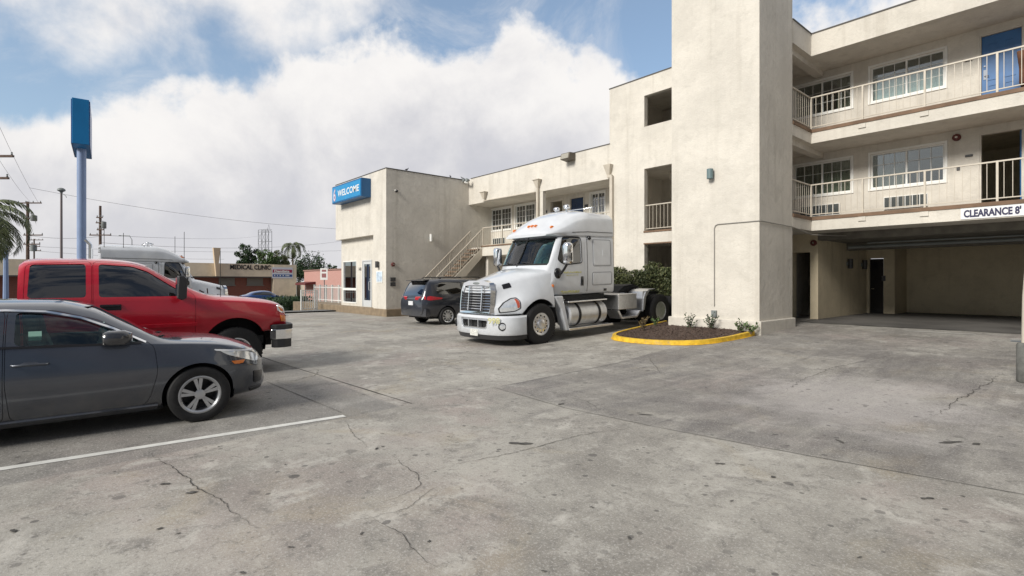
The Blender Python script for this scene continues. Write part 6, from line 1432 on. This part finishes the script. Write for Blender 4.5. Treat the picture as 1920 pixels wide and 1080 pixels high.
# lattice transmission tower
d_ = 300.0; v = atd(497, HY, d_); lt = empty('lattice_tower', (v.x, v.y, GS), 'pale lattice transmission tower beyond the trees', 'pylon', rot=(0, 0, YAW)); s = d_/FPX; b = MB(); zz = lambda py: EYE+(HY-py)*s-GS
MT['lattice'] = mat('galvanised', (.30, .31, .33), .6)
for x in (-10, -3, 4, 10):
    for y in (-2, 2): b.tube([(x*s, y, 0), (x*s*.95, y, zz(432))], .16, 4)
for py in (432, 436, 454, 470):
    for y in (-2, 2): b.tube([(-10*s, y, zz(py)), (10*s, y, zz(py-2))], .14, 4)
for x0, x1 in ((-10, -3), (-3, 4), (4, 10)):
    for p0, p1 in ((436, 454), (454, 470)): b.tube([(x0*s, -2, zz(p0)), (x1*s, -2, zz(p1))], .09, 4); b.tube([(x1*s, -2, zz(p0)), (x0*s, -2, zz(p1))], .09, 4)
b.tube([(4*s, 0, zz(433)), (7*s, 0, zz(421)), (10*s, 0, zz(433))], .13, 4); b.build('lattice', MT['lattice'], lt)
# ================================================================ planter at the tower foot
pl_ = empty('planter', (-8.3, 13, .2), 'yellow kerbed planting island of dark mulch at the tower foot', 'planter', static=True)
k0 = [gnd(1151, 631), gnd(1185, 643), gnd(1285, 647.5), gnd(1362, 640.5), gnd(1442, 622.5)]
out_ = [(XT0-.95, 14.9)]+[(p.x, p.y) for p in k0[:1]]
def smoothpts(P, n=8):
    r = []
    for i in range(len(P)-1):
        p0, p1, p2, p3 = P[max(0, i-1)], P[i], P[i+1], P[min(len(P)-1, i+2)]
        for j in range(n):
            t_ = j/n; r.append(tuple(.5*((2*p1[q])+(-p0[q]+p2[q])*t_+(2*p0[q]-5*p1[q]+4*p2[q]-p3[q])*t_**2+(-p0[q]+3*p1[q]-3*p2[q]+p3[q])*t_**3) for q in (0, 1)))
    r.append(tuple(P[-1][:2])); return r
edge = smoothpts([(XT0-.85, 14.6)]+[(p.x, p.y) for p in k0])
cn = (-7.6, 13.6)
b = MB(); V = []; n = len(edge)
for i, (x, y) in enumerate(edge):
    dx_, dy_ = cn[0]-x, cn[1]-y; q = math.hypot(dx_, dy_); ix, iy = x+dx_/q*.12, y+dy_/q*.12; z = zg(x, y)
    V += [(x, y, z-.03), (x+dx_/q*.015, y+dy_/q*.015, z+.105), (ix, iy, z+.11), (ix, iy, z-.02)]
b.add(V, [(4*i+k, 4*i+4+k, 4*i+5+k, 4*i+1+k)[::-1] for i in range(n-1) for k in range(3)]); b.build('kerb', MT['yellow'], pl_, smooth=35)
b = MB(); bot = []
for i, (x, y) in enumerate(edge):
    dx_, dy_ = cn[0]-x, cn[1]-y; q = math.hypot(dx_, dy_); bot.append((x+dx_/q*.10, y+dy_/q*.10))
rings = []
for k in range(9):
    t_ = k/8; rings.append([(x+(cn[0]-x)*t_, y+(cn[1]-y)*t_, zg(x, y)*(1-t_)+zg(*cn)*t_+.085+.03*sst(t_*2)+.02*mnoise.noise(Vector((x*3+k, y*3, k)))) for x, y in bot])
b.loft(rings, cap=False, closed=False); sl2 = b.build('mulch', MT['soil'], pl_, smooth=80)
b = MB(); rr = random.Random(9)
for _ in range(2600):
    i = rr.randrange(len(bot)); t_ = 1-rr.random()**.5*1.0; x, y = bot[i]; j = min(len(bot)-1, i+1); f_ = rr.random(); x += (bot[j][0]-x)*f_; y += (bot[j][1]-y)*f_
    X_, Y_ = x+(cn[0]-x)*t_, y+(cn[1]-y)*t_; z = zg(x, y)*(1-t_)+zg(*cn)*t_+.095+.03*sst(t_*2); s = rr.uniform(.012, .035); a = rr.random()*6.28; c_, s_ = math.cos(a)*s, math.sin(a)*s; h = rr.uniform(0, .02)
    b.add([(X_-c_, Y_-s_, z), (X_+s_*.4, Y_-c_*.4, z+h), (X_+c_, Y_+s_, z+.006), (X_-s_*.4, Y_+c_*.4, z+h*.4)], [(0, 1, 2, 3)])
o = b.build('bark_chip', MT['soil'], pl_); o['kind'] = 'stuff'
# yellow paint splashed on the slab round the kerb
b = MB(); ribbon(b, [(x, y) for x, y in edge[6:]], .06, .006, .012, .2, 4); tag(b.build('kerb_paint_edge', MT['yellow']), kind='structure')
def plant(px, py, label, h, n, m, seed, spread=.22, Yd=None):
    p = gnd(px, py); yq = min(p.y, 13.28); p = onY(px, yq); p.z = zg(p.x, p.y); rnd = random.Random(seed); th = empty('plant', (p.x, p.y, p.z+.06), label, 'plant', 'small plants in the yellow kerbed bed')
    b = MB(); L = MB()
    for i in range(n):
        a = 6.28*i/n+rnd.uniform(-.3, .3); sp2 = spread*rnd.uniform(.4, 1.1); hh = h*rnd.uniform(.55, 1.05); P = [(0, 0, 0), (math.cos(a)*sp2*.45, math.sin(a)*sp2*.45, hh*.55), (math.cos(a)*sp2, math.sin(a)*sp2, hh)]
        b.tube(P, .008, 5, r1=.003)
        for k in range(9):
            t_ = .25+.75*k/8; q = Vector(P[0]).lerp(Vector(P[1]), t_*2) if t_ < .5 else Vector(P[1]).lerp(Vector(P[2]), t_*2-1)
            dr = Vector((rnd.gauss(0, 1), rnd.gauss(0, 1), rnd.uniform(.1, 1.1))).normalized()*rnd.uniform(.05, .085); sd = dr.orthogonal().normalized()*.020
            L.add([q, q+dr*.5-sd, q+dr, q+dr*.5+sd], [(0, 1, 2, 3)])
    b.build('stem', MT['bark'], th); L.build('foliage', m, th)
plant(1206, 627, 'brownish dry shrub at the left tip of the bed', .42, 9, leafmat('dry_foliage', (.07, .05, .02), (.16, .12, .05)), 1, .13)
plant(1293, 623, 'small dark shrub left of the outlet box', .44, 9, MT['leaf_dark'], 2, .17)
plant(1333, 622, 'small dark shrub right under the outlet box', .50, 10, MT['leaf_dark'], 3, .18)
plant(1388, 623, 'bright green shrub near the tower corner, the left of a close pair', .36, 10, MT['leaf_mid'], 4, .17)
plant(1408, 623, 'bright green shrub at the tower corner, the right of a close pair', .28, 10, MT['leaf_mid'], 5, .17)
plant(1229, 618, 'thin yellow-green sprig beside the drive wheel', .32, 5, MT['leaf_mid'], 6, .14)
# ================================================================ bollard at the right edge
bp0 = gnd(1925, 717); bl = empty('bollard', (bp0.x, bp0.y, bp0.z), 'grey concrete pole base with a cream pole at the right edge', 'bollard')
b = MB(); b.lathe([(.10,.0),(.115,.02),(.115,.56),(.10,.59),(.02,.60)], (0, 0, 0), 'z', 28); b.build('base', mat('weathered_concrete', (.13, .13, .12), .9, var=.25, vs=9), bl, smooth=40)
b = MB(); b.tube([(0, 0, .59), (.01, .01, 1.3), (.05, .05, 2.0)], .06, 16); b.build('pole', MT['rail'], bl, smooth=50)
# accessible bay stripe in the garage mouth
b = MB(); ribbon(b, [G(1700, 621), G(1830, 628)], .05, .012); ribbon(b, [G(1895, 637), G(2000, 637)], .10, .012); tag(b.build('bay_stripe', MT['lineW']), 'faint white bay stripes on the floor at the garage mouth', 'road marking')
b = MB(); ribbon(b, [G(1895, 640.5), G(2000, 644)], .06, .016); tag(b.build('bay_stripe', mat('blue_road_paint', (.03, .12, .25), .7)), 'blue painted stripe on the garage floor by the bollard', 'road marking')
b = MB(); ribbon(b, [(-5.95, 16.9), (-1, 17.02), (5, 17.0)], .06, .008, .004, .3, 8); tag(b.build('garage_threshold', MT['joint']), kind='structure')
